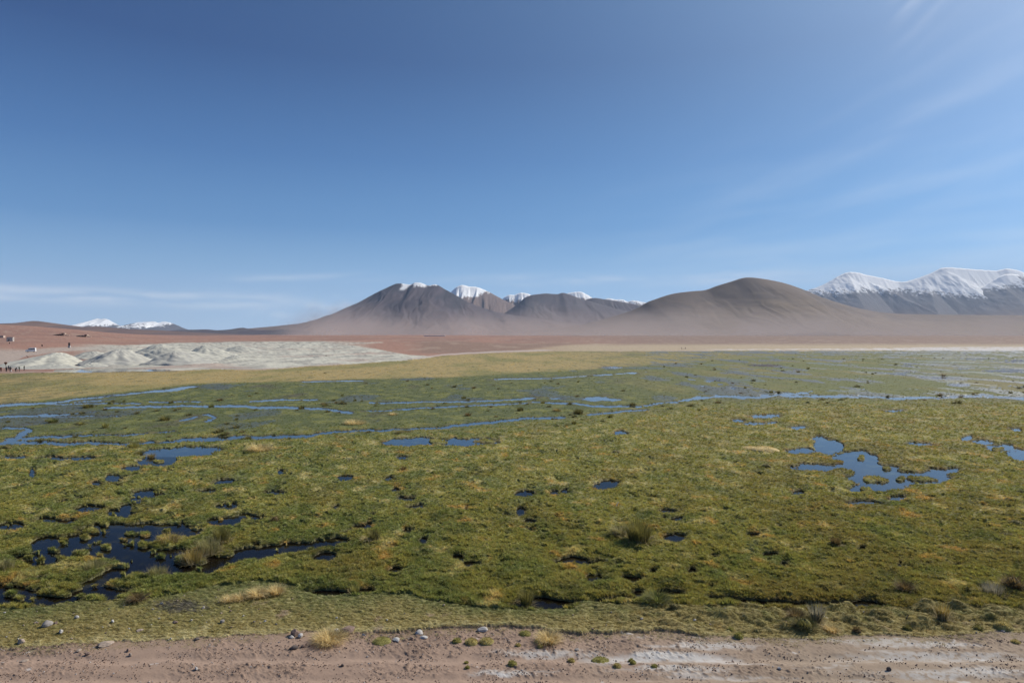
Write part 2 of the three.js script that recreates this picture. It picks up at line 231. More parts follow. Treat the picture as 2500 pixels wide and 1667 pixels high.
    if (farR > 0.05) w += farR * (4.5 * fbm(x / 7, d / 22, 4) + 5 * fbm(x / 2.6 + 5, d / 34, 3) - 1.6);
    w += amp * (2.6 * noise(x * 0.9, d * 0.9) + 1.6 * noise(x * 2.3, d * 2.3) + 1.1 * noise(x * 5.3, d * 5.3));
    // small chance pools, more of them where the photograph shows the turf broken
    const brk = Math.max(sstep(720, 200, u0) * sstep(1095, 1140, v0), 0.40 * sstep(1450, 1300, v0) * sstep(1080, 1180, v0));
    const gap = noise(x * 0.42 + 8, d * 0.42) + 0.55 * noise(x * 1.25, d * 1.25);
    w = Math.max(w, (gap - 1.05 + 0.36 * brk) * 16 - 30 * (1 - (1 - wet) * sstep(1090, 1120, v0)));
    const flatW = (fbm(x / 9, d / 26 + 4, 4) - 0.46 - 0.14 * (1 - sstep(900, 300, u0)) + 0.10 * farR) * 6 - 12 * (1 - Math.max(wet * (1 - dry), farR)); w = Math.max(w, flatW);
    for (const [a, b, rx, ry] of isles) { const p = (u - a) / rx, q = (v - b) / ry, r = p * p + q * q; if (r < 3) { const t = 3 * (Math.sqrt(r) - 1) ; if (t < 0 || w > 0) w = Math.min(w, t * ry * 0.5 + 1.2 * noise(x * 2.3, d * 2.3)); } }
    if (dry > 0.5 && d < 250) w = Math.min(w, -1);
    if (u > 1560 && v > 945 && v < 990) w += 5.5 * fbm(x / 3, d / 9, 3) - 0.6;
    w -= Math.max(wet, farR) * (0.75 + 1.5 * fbm(x / 4 + 9, d / 7, 3));
    if (u < 900 && v > 1150) { const il = noise(x * 0.95 + 20, d * 1.25) + 0.45 * noise(x * 2.6 + 3, d * 3); w = Math.min(w, 12 - 20 * sstep(0.30, 0.95, il)); }
    const t = sstep(-1.4, 1.1, w);
    const b1 = noise(x * 0.62 + 4, d * 0.72), b2 = noise(x * 1.5 + 2, d * 1.7), bill = 0.5 * (1 - Math.abs(b1) * 1.5) + 0.5 * (0.5 + 0.5 * b2);
    const relief = lerp(1, 0.16, Math.max(wet, dry * 0.9)) * lerp(1, 0.55, sstep(90, 220, d));
    let hl = 0.07 + relief * (0.26 * Math.max(0, bill) + 0.10 * Math.max(0, noise(x * 3.1, d * 3.3)) + 0.05 * fine);
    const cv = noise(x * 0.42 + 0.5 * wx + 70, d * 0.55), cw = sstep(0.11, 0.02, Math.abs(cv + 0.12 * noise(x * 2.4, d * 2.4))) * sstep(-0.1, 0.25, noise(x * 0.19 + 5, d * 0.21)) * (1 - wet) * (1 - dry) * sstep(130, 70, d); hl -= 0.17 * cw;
    hl = 0.05 + (hl - 0.05) * lerp(0.25, 1, sstep(0, -10, w)) + 0.04 * dry;
    out.h = lerp(hl, -0.22, t);
    const p1 = fbm(x / 3.2 + 11, d / 4.5, 4), p2 = fbm(x / 2.1 + 60, d / 2.6, 3), p3 = fbm(x / 5 + 90, d / 6, 3);
    let c = mix3(G_GREEN, G_OLIVE, sstep(-0.28, 0.25, p1 + 0.30 * sstep(700, 1700, u0) - 0.12));
    c = mix3(c, G_LIME, 0.75 * sstep(0.06, 0.42, p3 + 0.12 * med) * (1 - 0.5 * sstep(1300, 1900, u0)));
    c = mix3(c, G_BROWN, 0.55 * sstep(1350, 2100, u0) * sstep(-0.2, 0.3, p3));
    c = mix3(c, G_DARK, 0.7 * sstep(0.12, 0.5, -p2 + 0.2 * fine));
    c = mix3(c, G_LIME, 0.45 * sstep(0.02, 0.4, big)); c = mix3(c, G_BROWN, 0.5 * sstep(0.05, 0.45, -big + 0.1 * sstep(1300, 1900, u0)));
    c = mix3(c, G_ORANGE, 0.7 * sstep(0.26, 0.5, p2 + 0.12 * sstep(-6, 0, w) + 0.06 * sstep(1500, 1200, v0)));
    c = mix3(c, G_STRAW, 0.75 * sstep(0.22, 0.5, fbm(x / 2.2 + 33, d / 3, 4) + 0.10 * sstep(1300, 1150, v0))); c = mix3(c, G_DARK, 0.85 * cw);  // crevices between the cushions: their shadowed look is put into the colour too
    const wetc = mix3(mix3([0.080, 0.098, 0.026], [0.165, 0.170, 0.042], sstep(-0.1, 0.4, p1 + 0.5 * med)), [0.090, 0.084, 0.050], 0.6 * sstep(0.12, 0.4, fbm(x / 14 + 5, d / 30, 3) + 0.22 * sstep(500, 100, u0)));
    c = mix3(c, wetc, wet);
    const dryc = mix3(mix3([0.345, 0.258, 0.098], [0.225, 0.198, 0.062], sstep(-0.1, 0.35, fbm(x / 22, d / 60, 4))), [0.12, 0.115, 0.04], 0.75 * sstep(0.05, 0.5, fbm(x / 2.4 + 8, d / 9, 4) + 0.35 * sstep(300, 0, u0) + 0.30 * sstep(1300, 1900, u0)));
    c = mix3(c, dryc, dry);
    c = mix3(c, mix3([0.138, 0.148, 0.042], [0.225, 0.182, 0.058], sstep(-0.1, 0.4, fbm(x / 16, d / 50, 4))), 0.7 * farR);
    const wetMud = farR * sstep(0.10, 0.22, fbm(x / 10 + 3, d / 44, 4) + 0.3 * fbm(x / 3, d / 12, 3) + 0.25 * sstep(870, 858, v0) + 0.22 * sstep(14, 4, Math.abs(v0 - 969)) * sstep(1560, 1800, u0)); c = mix3(c, [0.095, 0.090, 0.070], 0.85 * wetMud);
    const mud = sstep(-3.2, -0.3, w); c = mix3(c, [0.070, 0.055, 0.042], 0.7 * mud * (1 - farR));
    c = mix3(c, [c[0] * 0.62, c[1] * 0.64, c[2] * 0.62], 0.6 * sstep(0.05, 0.6, fine2) );
    out.c = c;
    out.kind = (t > 0.4 && (wet > 0.6 || farR > 0.4)) || wetMud > 0.5 || (wet > 0.5 && dry < 0.5 && fbm(x / 14 + 5, d / 30, 3) + 0.22 * sstep(500, 100, u0) > 0.25) ? MUD : MARSH;
    out.grass = t > 0.12 ? 0 : lerp(1, 0.55, wet) * (dry > 0.5 ? 0.6 : 1) * (1 - 0.5 * farR);
    if (w > -1.3) out.grass *= 0.3; out.tall = lerp(1, 0.55, Math.max(wet, dry)) * lerp(0.75, 1.15, sstep(-0.3, 0.3, med)); out.w = w;
  } else {                                                // bare ground: mineral crust, sand, the road, the reddish desert
    const n = fbm(x / 30, d / 120, 4), n2 = fbm(x / 140, d / 900, 4), n3 = fbm(x / 6, d / 16, 3);
    const wob = wx * 30;
    const tip = line([[-400, 858], [300, 846], [420, 838], [560, 835.5], [740, 836], [860, 838.5], [935, 841], [1100, 841]])(u0), arm = line([[850, 845], [920, 852.5], [950, 859], [1000, 867], [1060, 872]])(u0);
    const saltw = lerp(sstep(-2, 2, v0 - tip + wz * 2) * sstep(130, 330, u0 + wob), Math.max(sstep(940, 925, u0 + wob * 0.2) * sstep(1.2, 0.2, Math.abs(v0 - (841 - (u0 - 930) * 0.02))), sstep(-1.5, 1.5, v0 - arm + wz * 1.5)), sstep(760, 930, u0 + wob * 1.5 + n3 * 40));
    let c = mix3(mix3([0.335, 0.180, 0.125], [0.265, 0.145, 0.105], sstep(-0.2, 0.3, n2)), [0.235, 0.155, 0.118], sstep(1150, 1700, u0));                                       // reddish desert
    c = mix3(c, [0.42, 0.33, 0.215], sstep(1150, 1450, u0) * sstep(836, 846, v0 + n * 3));                                // tan grassland beyond the marsh
    c = mix3(c, [0.235, 0.148, 0.105], 0.9 * sstep(980, 1040, u0 + wob) * sstep(1345, 1290, u0 + (v0 - 850) * 8) * sstep(837, 839.5, v0) * sstep(866, 860, v0));   // a dark brown terrace
    c = mix3(c, [0.40, 0.30, 0.225], 0.45 * sstep(0.06, 0.4, n + 0.3 * n3) * sstep(820, 830, v0));
    const rd = line([[-400, 905], [0, 880], [60, 864], [140, 857], [300, 852], [470, 847], [560, 843]])(u0), rw = line([[-400, 30], [0, 22], [60, 6], [140, 3.2], [470, 2.2], [560, 1]])(u0);
    const road = sstep(1.25, 0.8, Math.abs(v0 - rd) / rw + 0.2 * n3) * sstep(580, 480, u0);
    c = mix3(c, [0.42, 0.345, 0.285], 0.85 * road);
    let s = mix3([0.54, 0.52, 0.43], [0.36, 0.345, 0.295], sstep(-0.12, 0.3, fbm(x / 18, d / 40, 4) + 0.6 * n3)); s = mix3(s, [0.20, 0.18, 0.155], 0.75 * sstep(0.22, 0.42, fbm(x / 7 + 8, d / 24, 4) + 0.12 * sstep(848, 838, v0)));
    s = mix3(s, [0.40, 0.29, 0.235], 0.7 * sstep(0.14, 0.34, fbm(x / 40 + 6, d / 60, 3) + 0.1 * sstep(885, 900, v0)));
    c = mix3(c, s, saltw);
    c = mix3(c, [0.40, 0.30, 0.24], 0.8 * sstep(6, 1, Math.abs(v0 - eF)) * sstep(1000, 700, u0) * sstep(-0.1, 0.2, n3));
    const pan = sstep(1690, 1800, u0) * sstep(2.6, 1.2, Math.abs(v0 - (853.5 - (u0 - 1750) * 0.0016)) / (0.6 + 2.2 * sstep(1900, 2450, u0))); c = mix3(c, [0.60, 0.57, 0.55], 0.9 * pan * sstep(-0.25, 0.15, n3 + 0.5 * n + 0.25 * sstep(2000, 2400, u0)));                                          // a pale salt pan along the far shore
    const track = sstep(0.2, 1.2, eF - v0) * sstep(5.2, 3.2, eF - v0) * sstep(960, 1010, u0) * sstep(1360, 1320, u0); c = mix3(c, [0.50, 0.42, 0.37], 0.8 * track);
    out.c = mix3(c, [c[0] * 0.72, c[1] * 0.72, c[2] * 0.72], 0.45 * sstep(0.0, 0.6, noise(x / 1.3, d / 4)));
    out.h = 0.10 + rise(x, d) + saltw * (0.9 * Math.max(0, n3) + 1.1 * Math.max(0, n) + 1.4 * Math.max(0, fbm(x / 16 + 4, d / 30, 3))) * sstep(240, 290, d) + (1 - saltw) * 0.3 * n3 * sstep(260, 400, d);
    if (u0 > 130 && u0 < 420 && d < 300) { const q = 5 * (1 - Math.hypot((u - 268) / 130, (v0 - 905.5) / 5)); if (q > -0.6) { out.h = -0.2; out.c = [0.09, 0.09, 0.085]; } }
    out.kind = saltw > 0.5 ? SALT : DESERT;
  }
  return out;
}
const groundY = (x, d) => ground(x, d).h;

// ------------------------------------------------------------------ the ground sheet, finer near the viewer
{
  const rows = [], cols = [];
  for (const d of [3, 6, 9, 12, 15, 18, 20.5]) rows.push(d);
  for (let v = 1760; v > 818; v -= v > 940 ? 1.6 : 1.0) rows.push(at(1250, v)[1]);
  for (let d = rows[rows.length - 1] * 1.35; d < 34000; d *= 1.35) rows.push(d);
  for (let k = -1.05; k < -0.79; k += 0.009) cols.push(k);
  for (let k = -0.79; k < 0.79; k += 2.2 / F) cols.push(k);
  for (let k = 0.79; k < 1.06; k += 0.009) cols.push(k);
  const R = rows.length, C = cols.length, pos = new Float32Array(R * C * 3), col = new Float32Array(R * C * 3), kind = new Uint8Array(R * C);
  for (let r = 0; r < R; r++) for (let c = 0; c < C; c++) {
    const d = rows[r], x = cols[c] * d, i = r * C + c, g = ground(x, d);
    pos[i * 3] = x; pos[i * 3 + 1] = g.h; pos[i * 3 + 2] = -d; col.set(g.c, i * 3); kind[i] = g.kind;
  }
  const quads = [[], [], [], [], [], []];
  for (let r = 0; r + 1 < R; r++) for (let c = 0; c + 1 < C; c++) { const a = r * C + c, b = a + 1, e = a + C, f = e + 1; quads[kind[a]].push(a, b, e, b, f, e); }
  const whole = new THREE.BufferGeometry();
  whole.setAttribute('position', new THREE.BufferAttribute(pos, 3));
  whole.setIndex(new THREE.BufferAttribute(Uint32Array.from(quads.flat()), 1));
  whole.computeVertexNormals();
  const nor = whole.attributes.normal.array;
  const NAMES = [['dirt_track', 'reddish dirt track with white salt stains along the foot of the picture', 'path', 1], ['turf', 'strip of short yellowish turf between dirt track and marsh', 'turf', 1], ['marsh', 'wide green marsh of grassy hummocks crossed by streams', 'marsh', 1],
    ['mud', 'dark wet mud and pool beds of the marsh', 'mud', 0.45], ['salt_flat', 'pale mineral crust around the spoil heaps', 'salt flat', 1], ['desert_plain', 'reddish bare plain between the marsh and the mountains', 'desert', 1]];
  NAMES.forEach(([name, label, category, rough], k) => {
    const src = quads[k], map = new Map(), idx = new Uint32Array(src.length);
    for (let i = 0; i < src.length; i++) { let n = map.get(src[i]); if (n === undefined) map.set(src[i], n = map.size); idx[i] = n; }
    const p = new Float32Array(map.size * 3), q = new Float32Array(map.size * 3), s = new Float32Array(map.size * 3);
    for (const [o, n] of map) for (let j = 0; j < 3; j++) { p[n * 3 + j] = pos[o * 3 + j]; q[n * 3 + j] = nor[o * 3 + j]; s[n * 3 + j] = col[o * 3 + j]; }
    const g = new THREE.BufferGeometry();
    g.setAttribute('position', new THREE.BufferAttribute(p, 3)); g.setAttribute('normal', new THREE.BufferAttribute(q, 3)); g.setAttribute('color', new THREE.BufferAttribute(s, 3)); g.setIndex(new THREE.BufferAttribute(idx, 1));
    tag(put(name, g, mat({ vertexColors: true, roughness: rough })), label, category, null, 'structure');
  });
}

// ------------------------------------------------------------------ water
{
  const N = 256, a = new Float32Array(N * N * 4);
  for (let j = 0; j < N; j++) for (let i = 0; i < N; i++) { const t = 2 * Math.PI / N; let h = 0; for (let k = 1; k < 9; k++) { const ang = k * 2.4, fx = Math.round(Math.cos(ang) * (2 + k * 2)), fy = Math.round(Math.sin(ang) * (2 + k * 2)); h += Math.sin((i * fx + j * fy) * t + k * 1.7) / (1 + k * 0.6); } a.fill(0.5 + 0.12 * h, (j * N + i) * 4, (j * N + i) * 4 + 3); a[(j * N + i) * 4 + 3] = 1; }
  const ripple = new THREE.DataTexture(a, N, N, THREE.RGBAFormat, THREE.FloatType);
  ripple.wrapS = ripple.wrapT = THREE.RepeatWrapping; ripple.magFilter = THREE.LinearFilter; ripple.needsUpdate = true;
  const sheet = (w, dep, x, d, m, label) => { const g = new THREE.PlaneGeometry(w, dep, 20, 12); g.rotateX(-Math.PI / 2); g.translate(x, 0, -d); const uv = g.attributes.uv, p = g.attributes.position; for (let i = 0; i < uv.count; i++) uv.setXY(i, p.getX(i) / 3, p.getZ(i) / 3); tag(put('water', g, m), label, 'water', null, 'structure'); };
  const N2 = 512, bd = new Float32Array(N2 * N2 * 4), wrap = (f, x, y) => { const a = x / N2, b = y / N2; return lerp(lerp(f(x, y), f(x - N2, y), a), lerp(f(x, y - N2), f(x - N2, y - N2), a), b); };
  for (let j = 0; j < N2; j++) for (let i = 0; i < N2; i++) { const n = wrap((x, y) => fbm(x / 60, y / 60, 5), i, j), c = mix3([0.45, 0.40, 0.36], [2.2, 2.3, 1.0], sstep(0.02, 0.35, n)); bd.set([c[0] * 0.4, c[1] * 0.4, c[2] * 0.4, 1], (j * N2 + i) * 4); }
  const bed = new THREE.DataTexture(bd, N2, N2, THREE.RGBAFormat, THREE.FloatType); bed.wrapS = bed.wrapT = THREE.RepeatWrapping; bed.magFilter = THREE.LinearFilter; bed.repeat.set(0.25, 0.25); bed.needsUpdate = true;
  const brown = new THREE.MeshPhysicalMaterial({ color: lin(0.030, 0.025, 0.022), map: bed, roughness: 0.05, ior: 1.33, specularIntensity: 0.2, bumpMap: ripple, bumpScale: 0.0015 });
  const clear = new THREE.MeshPhysicalMaterial({ color: lin(0.055, 0.058, 0.060), map: bed, roughness: 0.06, ior: 1.33, bumpMap: ripple, bumpScale: 0.0015 });
  sheet(140, 50, -45, 47, brown, 'dark brown water of the peaty pools in the near marsh'); sheet(120, 50, 85, 47, clear, 'blue water of the open pool among green cushions'); sheet(1500, 390, 0, 267, clear, 'shallow water of the streams and far sheets of the marsh');
}

// ------------------------------------------------------------------ mountains
function range(name, label, category, o) {
  const prof = smoothLine(o.pts), u0 = o.pts[0][0], u1 = o.pts[o.pts.length - 1][0], step = o.step ?? 1.6, nf = o.rows ?? 70, nb = 10, C = Math.ceil((u1 - u0) / step) + 1, R = nf + nb;
  const pos = new Float32Array(R * C * 3), col = new Float32Array(R * C * 3), idx = [];
  const sh = o.shape ?? ((t) => Math.pow(1 - t, 1.6));
  for (let c = 0; c < C; c++) {
    const u = Math.min(u1, u0 + c * step), x = (u - 1250) / F * o.D, top = EYE + (HY - prof(u)) / F * o.D + (o.crag ?? 0) * fbm(x / (o.D * 0.006), 3, 4) * o.D / 1000;
    for (let r = 0; r < R; r++) {
      const fr = r < nf, t = fr ? 1 - r / (nf - 1) : (r - nf + 1) / nb, k = o.gully ?? 0.5, ws = o.D * (o.scale ?? 0.012);
      const wv = fbm(x / ws + 7, t * 2.2 + (o.seed ?? 0), 3);
      let tt = t, ridge = 0;
      if (fr) { ridge = o.near ? 0.75 * (0.5 - Math.abs(noise(x / ws + wv * 0.25 + (o.seed ?? 0) * 3.1, t * 0.5 + 2)) * 1.3) + 0.5 * fbm(x / ws * 2.3 + wv * 0.5, t * 1.6 + 5, 3) : fbm(x / ws + wv * 0.9 + (o.seed ?? 0) * 3.1, t * 1.1 + 2, 4); tt = clamp(Math.max(t * 0.85, t + k * ridge * (o.near ? 0.4 * Math.sqrt(t) : t) * (1 - t) * 2.2)); }
      let hs = -1e9;                                      // spurs that run down towards the plain, with a face on either side
      if (fr && o.spurs) for (const [us, drift, frac, k] of o.spurs) { const xs = (us + drift * t - 1250) / F * o.D, hp = EYE + (HY - prof(us)) / F * o.D, wob = o.D * 0.004 * fbm(x / (o.D * 0.012) + us, t * 6, 3); hs = Math.max(hs, hp * frac * Math.pow(1 - t, 1.12) - k * Math.abs(x - xs + wob) + hp * 0.03 * fbm(x / (o.D * 0.012), t * 7 + us, 4) * Math.sin(Math.min(1, t * 2) * 3.1416) * 1.4); }
      hs = Math.min(hs, top * (1 - 0.55 * t) - 2); const h0 = -6 + (top + 6) * sh(tt), h = (hs > h0 ? lerp(hs, h0, Math.exp(-(hs - h0) / (o.D * 0.002)) * 0.5) : h0) + (fr ? (o.lump ?? 0) * top * fbm(x / (ws * 0.4), t * 9, 3) * t * (1 - t) * 2 : 0);
      const z = -o.D + (fr ? o.front * t : -o.back * t), i = r * C + c, lean = fr ? -(o.fan ?? 0) * x * o.front * t / o.D + (o.spread ?? 0) * t * (u - (o.mid ?? (u0 + u1) / 2)) / F * o.D : 0;
      pos[i * 3] = x + lean; pos[i * 3 + 1] = h; pos[i * 3 + 2] = z;
      const py = HY - (h - EYE) / -z * F;
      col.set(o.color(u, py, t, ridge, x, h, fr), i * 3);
    }
  }
  for (let r = 0; r + 1 < R; r++) for (let c = 0; c + 1 < C; c++) { const a = r * C + c, b = a + 1, e = a + C, f = e + 1; idx.push(a, b, e, b, f, e); }
  const g = new THREE.BufferGeometry();
  g.setAttribute('position', new THREE.BufferAttribute(pos, 3)); g.setAttribute('color', new THREE.BufferAttribute(col, 3)); g.setIndex(idx); g.computeVertexNormals();
  return tag(put(name, g, painted), label, category, null, 'structure');
}
const SNOW = [0.93, 0.94, 0.95];
const snowCap = (rock, lineAt, soft, patch, seed) => (u, py, t, ridge, x, h) => {
  const n = fbm(u / 9 + seed, py / 5, 4) * patch + noise(u / 2.3 + seed, py / 1.6) * patch * 0.5 - ridge * patch * 0.5;
  const r = typeof rock === 'function' ? rock(u, py, t, ridge) : rock;
  return mix3(r, SNOW, sstep(soft, -soft, py - lineAt(u) + n));
};
const PURPLE = [0.066, 0.050, 0.062], BROWN = [0.165, 0.112, 0.095], SLATE = [0.082, 0.072, 0.078];
range('snow_mountain', 'long snowy range with a sharp summit behind the broad brown hill', 'mountain', { D: 36000, front: 11500, back: 5000, scale: 0.020, gully: 0.07, fan: 0.6, spurs: [[2072, -60, 0.985, 0.30], [2104, 120, 0.93, 0.36], [2264, -110, 0.95, 0.30], [2302, 60, 0.985, 0.28], [2410, 20, 0.95, 0.36]], lump: 0.015, crag: 0.8, seed: 4, rows: 90, shape: (t) => Math.pow(1 - t, 1.75),
  pts: [[1880, 770], [1930, 735], [1971, 709], [1990, 703], [2020, 690], [2045, 675], [2068, 665.5], [2090, 665], [2115, 671], [2150, 678], [2200, 688], [2230, 682], [2270, 668], [2298, 655], [2312, 653], [2340, 654.5], [2380, 658], [2408, 659.5], [2432, 661], [2445, 658], [2462, 656], [2480, 659], [2500, 665], [2560, 690], [2640, 740], [2700, 780]],
  color: snowCap(SLATE, line([[1960, 712], [2000, 714], [2080, 709], [2200, 709], [2320, 724], [2420, 720], [2500, 708]]), 1.3, 20, 1) });
range('snow_mountain', 'dark spur with patchy snow before the long snowy range', 'mountain', { D: 33000, front: 10800, back: 3000, scale: 0.018, gully: 0.07, fan: 0.6, spurs: [[2438, -60, 0.96, 0.32], [2470, 60, 0.985, 0.32]], lump: 0.012, crag: 0.8, seed: 9, shape: (t) => Math.pow(1 - t, 1.7),
  pts: [[2290, 775], [2340, 740], [2370, 718], [2400, 700], [2430, 681], [2447, 672], [2470, 669], [2500, 675], [2540, 690], [2600, 730], [2660, 775]],
  color: snowCap(SLATE, line([[2340, 694], [2400, 706], [2450, 700], [2474, 692], [2484, 674], [2600, 672]]), 1.6, 16, 5) });
range('snow_mountain', 'white flat-topped snow cone far beyond the red plain', 'mountain', { D: 32000, front: 5000, back: 3000, scale: 0.008, gully: 0.5, crag: 0.6, seed: 2, pts: [[185, 806], [199, 800], [215, 789], [225, 782], [235, 778], [246, 778.6], [257, 778], [268, 782.5], [282, 790.5], [298, 801], [310, 807]],
  color: snowCap(SLATE, line([[196, 776], [216, 782], [224, 798], [258, 800], [272, 796], [286, 793], [300, 790]]), 1.2, 9, 3) });
range('snow_mountain', 'long snow-streaked mountain beside the white snow cone', 'mountain', { D: 31000, front: 5000, back: 3000, scale: 0.006, gully: 0.9, crag: 0.8, seed: 6, pts: [[285, 806], [300, 799], [318, 791], [335, 787], [355, 785.5], [378, 785], [385, 788], [398, 785], [415, 787.5], [430, 793], [445, 801], [460, 807]],
  color: snowCap(SLATE, line([[296, 782], [318, 793], [345, 797], [380, 799], [415, 799], [426, 788], [436, 778], [460, 776]]), 1.2, 19, 8) });
range('snow_mountain', 'rounded snow dome behind the shoulder of the dark volcano', 'mountain', { D: 21000, front: 5200, back: 3000, scale: 0.010, gully: 0.2, lump: 0.02, crag: 0.6, seed: 3, pts: [[1060, 742], [1085, 722], [1100, 713], [1113, 702], [1121, 698], [1129, 696], [1145, 699.5], [1165, 701], [1178, 706], [1192, 712], [1212, 722.5], [1230, 732], [1248, 741], [1275, 752], [1310, 765]],
  color: snowCap(BROWN, line([[1090, 728], [1130, 729], [1165, 723], [1185, 712], [1260, 712]]), 2, 12, 9) });
range('snow_mountain', 'small snow-streaked peak between the snow dome and dark ridge', 'mountain', { D: 23000, front: 4000, back: 2000, scale: 0.006, gully: 0.3, crag: 1, seed: 13, pts: [[1205, 755], [1225, 731], [1241, 721], [1258, 719.5], [1272, 715], [1288, 717], [1297, 721], [1320, 735], [1345, 750]],
  color: snowCap(BROWN, line([[1220, 733], [1300, 738]]), 2, 16, 2) });
range('snow_mountain', 'low snow ridge rising behind the dark dome', 'mountain', { D: 24000, front: 4000, back: 2000, scale: 0.006, gully: 0.25, crag: 0.7, seed: 15, pts: [[1340, 745], [1382, 718], [1400, 713.5], [1420, 713], [1431, 718], [1446, 727], [1480, 741], [1520, 752]],
  color: snowCap(BROWN, line([[1380, 726], [1440, 730], [1460, 728]]), 1.5, 8, 7) });
range('snow_mountain', 'distant thin snow ridge at the foot of the brown hill', 'mountain', { D: 26000, front: 4000, back: 2000, scale: 0.006, gully: 0.3, crag: 0.8, seed: 19, pts: [[1440, 750], [1478, 730], [1490, 728.5], [1500, 731], [1520, 731.5], [1531, 736], [1546, 733.5], [1575, 738.5], [1600, 742], [1640, 752]],
  color: snowCap(BROWN, line([[1480, 739], [1600, 745]]), 1.6, 13, 17) });
range('mountain', 'dark dome-shaped mountain between the volcano and brown hill', 'mountain', { D: 18500, front: 4800, back: 3000, scale: 0.036, gully: 0.24, lump: 0.02, crag: 0.4, seed: 8, pts: [[1215, 775], [1250, 752], [1266, 740], [1281, 727], [1297, 720.5], [1320, 717.5], [1335, 716.5], [1360, 718], [1373, 715], [1386, 717.5], [1402, 723], [1422, 731], [1440, 735], [1480, 747], [1530, 760], [1580, 775]],
  color: (u, py, t, r) => mix3(SLATE, PURPLE, sstep(-0.3, 0.4, r + t * 0.8)) });
range('mountain', 'low dark ridge trailing down towards the brown hill', 'mountain', { D: 19500, front: 4300, back: 2500, scale: 0.018, gully: 0.35, crag: 0.4, seed: 18, pts: [[1390, 760], [1420, 738], [1436, 730], [1452, 727.5], [1480, 731], [1510, 735.5], [1540, 741], [1575, 748], [1640, 765]],
  color: (u, py, t, r) => mix3(SLATE, PURPLE, sstep(-0.3, 0.4, r + t * 0.6)) });
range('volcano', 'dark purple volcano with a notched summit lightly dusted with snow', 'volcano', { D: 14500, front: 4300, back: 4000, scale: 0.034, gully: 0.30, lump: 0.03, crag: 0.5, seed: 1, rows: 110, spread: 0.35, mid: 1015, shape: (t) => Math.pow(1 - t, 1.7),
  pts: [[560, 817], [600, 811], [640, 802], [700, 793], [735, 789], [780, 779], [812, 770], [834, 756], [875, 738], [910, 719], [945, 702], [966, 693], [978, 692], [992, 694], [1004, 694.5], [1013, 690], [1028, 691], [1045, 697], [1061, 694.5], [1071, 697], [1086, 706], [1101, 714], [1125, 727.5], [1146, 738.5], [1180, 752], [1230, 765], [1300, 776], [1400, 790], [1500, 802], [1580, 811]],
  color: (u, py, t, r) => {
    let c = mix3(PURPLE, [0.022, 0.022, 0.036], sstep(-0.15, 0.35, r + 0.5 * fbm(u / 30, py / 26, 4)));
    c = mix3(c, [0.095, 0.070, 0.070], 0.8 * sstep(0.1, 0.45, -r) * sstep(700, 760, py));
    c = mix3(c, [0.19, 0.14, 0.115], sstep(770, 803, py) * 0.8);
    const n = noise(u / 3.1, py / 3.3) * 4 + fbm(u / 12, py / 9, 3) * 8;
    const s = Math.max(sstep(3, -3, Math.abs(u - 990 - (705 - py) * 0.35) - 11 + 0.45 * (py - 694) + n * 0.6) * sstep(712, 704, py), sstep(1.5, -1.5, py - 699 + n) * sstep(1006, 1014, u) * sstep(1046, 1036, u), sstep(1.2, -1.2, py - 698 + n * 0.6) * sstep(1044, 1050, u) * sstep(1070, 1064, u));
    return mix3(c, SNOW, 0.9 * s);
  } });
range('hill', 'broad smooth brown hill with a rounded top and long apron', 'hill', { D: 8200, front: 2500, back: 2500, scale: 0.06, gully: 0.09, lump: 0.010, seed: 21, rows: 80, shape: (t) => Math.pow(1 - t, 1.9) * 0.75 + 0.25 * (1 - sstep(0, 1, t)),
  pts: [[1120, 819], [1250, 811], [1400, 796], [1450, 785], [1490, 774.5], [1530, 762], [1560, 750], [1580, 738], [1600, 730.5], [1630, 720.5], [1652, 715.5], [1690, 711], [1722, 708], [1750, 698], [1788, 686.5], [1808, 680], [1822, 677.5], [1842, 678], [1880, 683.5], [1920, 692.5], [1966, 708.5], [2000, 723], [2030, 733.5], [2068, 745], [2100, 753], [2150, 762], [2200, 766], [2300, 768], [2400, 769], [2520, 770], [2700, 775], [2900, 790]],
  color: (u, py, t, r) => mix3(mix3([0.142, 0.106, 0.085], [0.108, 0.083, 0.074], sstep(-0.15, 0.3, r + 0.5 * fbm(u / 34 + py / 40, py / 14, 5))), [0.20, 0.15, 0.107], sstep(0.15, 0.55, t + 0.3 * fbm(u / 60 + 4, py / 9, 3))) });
range('hill', 'low dark mound at the foot of the broad brown hill', 'hill', { D: 5600, front: 260, back: 400, scale: 0.03, gully: 0.1, seed: 25, rows: 20, pts: [[1872, 818.2], [1930, 814.5], [1980, 812], [2025, 811], [2050, 814], [2085, 818.2]], color: (u, py, t) => [0.085, 0.072, 0.058] });
range('hill', 'long low purple-brown ridge beyond the ruins', 'hill', { D: 6200, front: 1900, back: 2500, scale: 0.03, gully: 0.16, lump: 0.006, seed: 31, rows: 50, shape: (t) => Math.pow(1 - t, 1.5),
  pts: [[-420, 800], [-200, 790], [-60, 791], [0, 789.5], [40, 788], [79, 783.5], [110, 786], [150, 794], [190, 798.5], [230, 797], [265, 799], [310, 803], [380, 806], [450, 810], [520, 815], [600, 819]],
  color: (u, py, t, r) => mix3([0.135, 0.088, 0.078], [0.18, 0.115, 0.092], sstep(-0.2, 0.3, r)) });
range('hill', 'chain of small mauve hills between the snow peaks and volcano', 'hill', { D: 10500, front: 1500, back: 2000, scale: 0.02, gully: 0.2, seed: 37, rows: 40, shape: (t) => Math.pow(1 - t, 1.4),
  pts: [[330, 812], [400, 808], [450, 805], [480, 804.5], [505, 804], [530, 806], [560, 804], [592, 800], [612, 804], [640, 806], [700, 805], [780, 810], [860, 816]],
  color: (u, py, t, r) => mix3(PURPLE, SLATE, sstep(-0.2, 0.4, r)) });

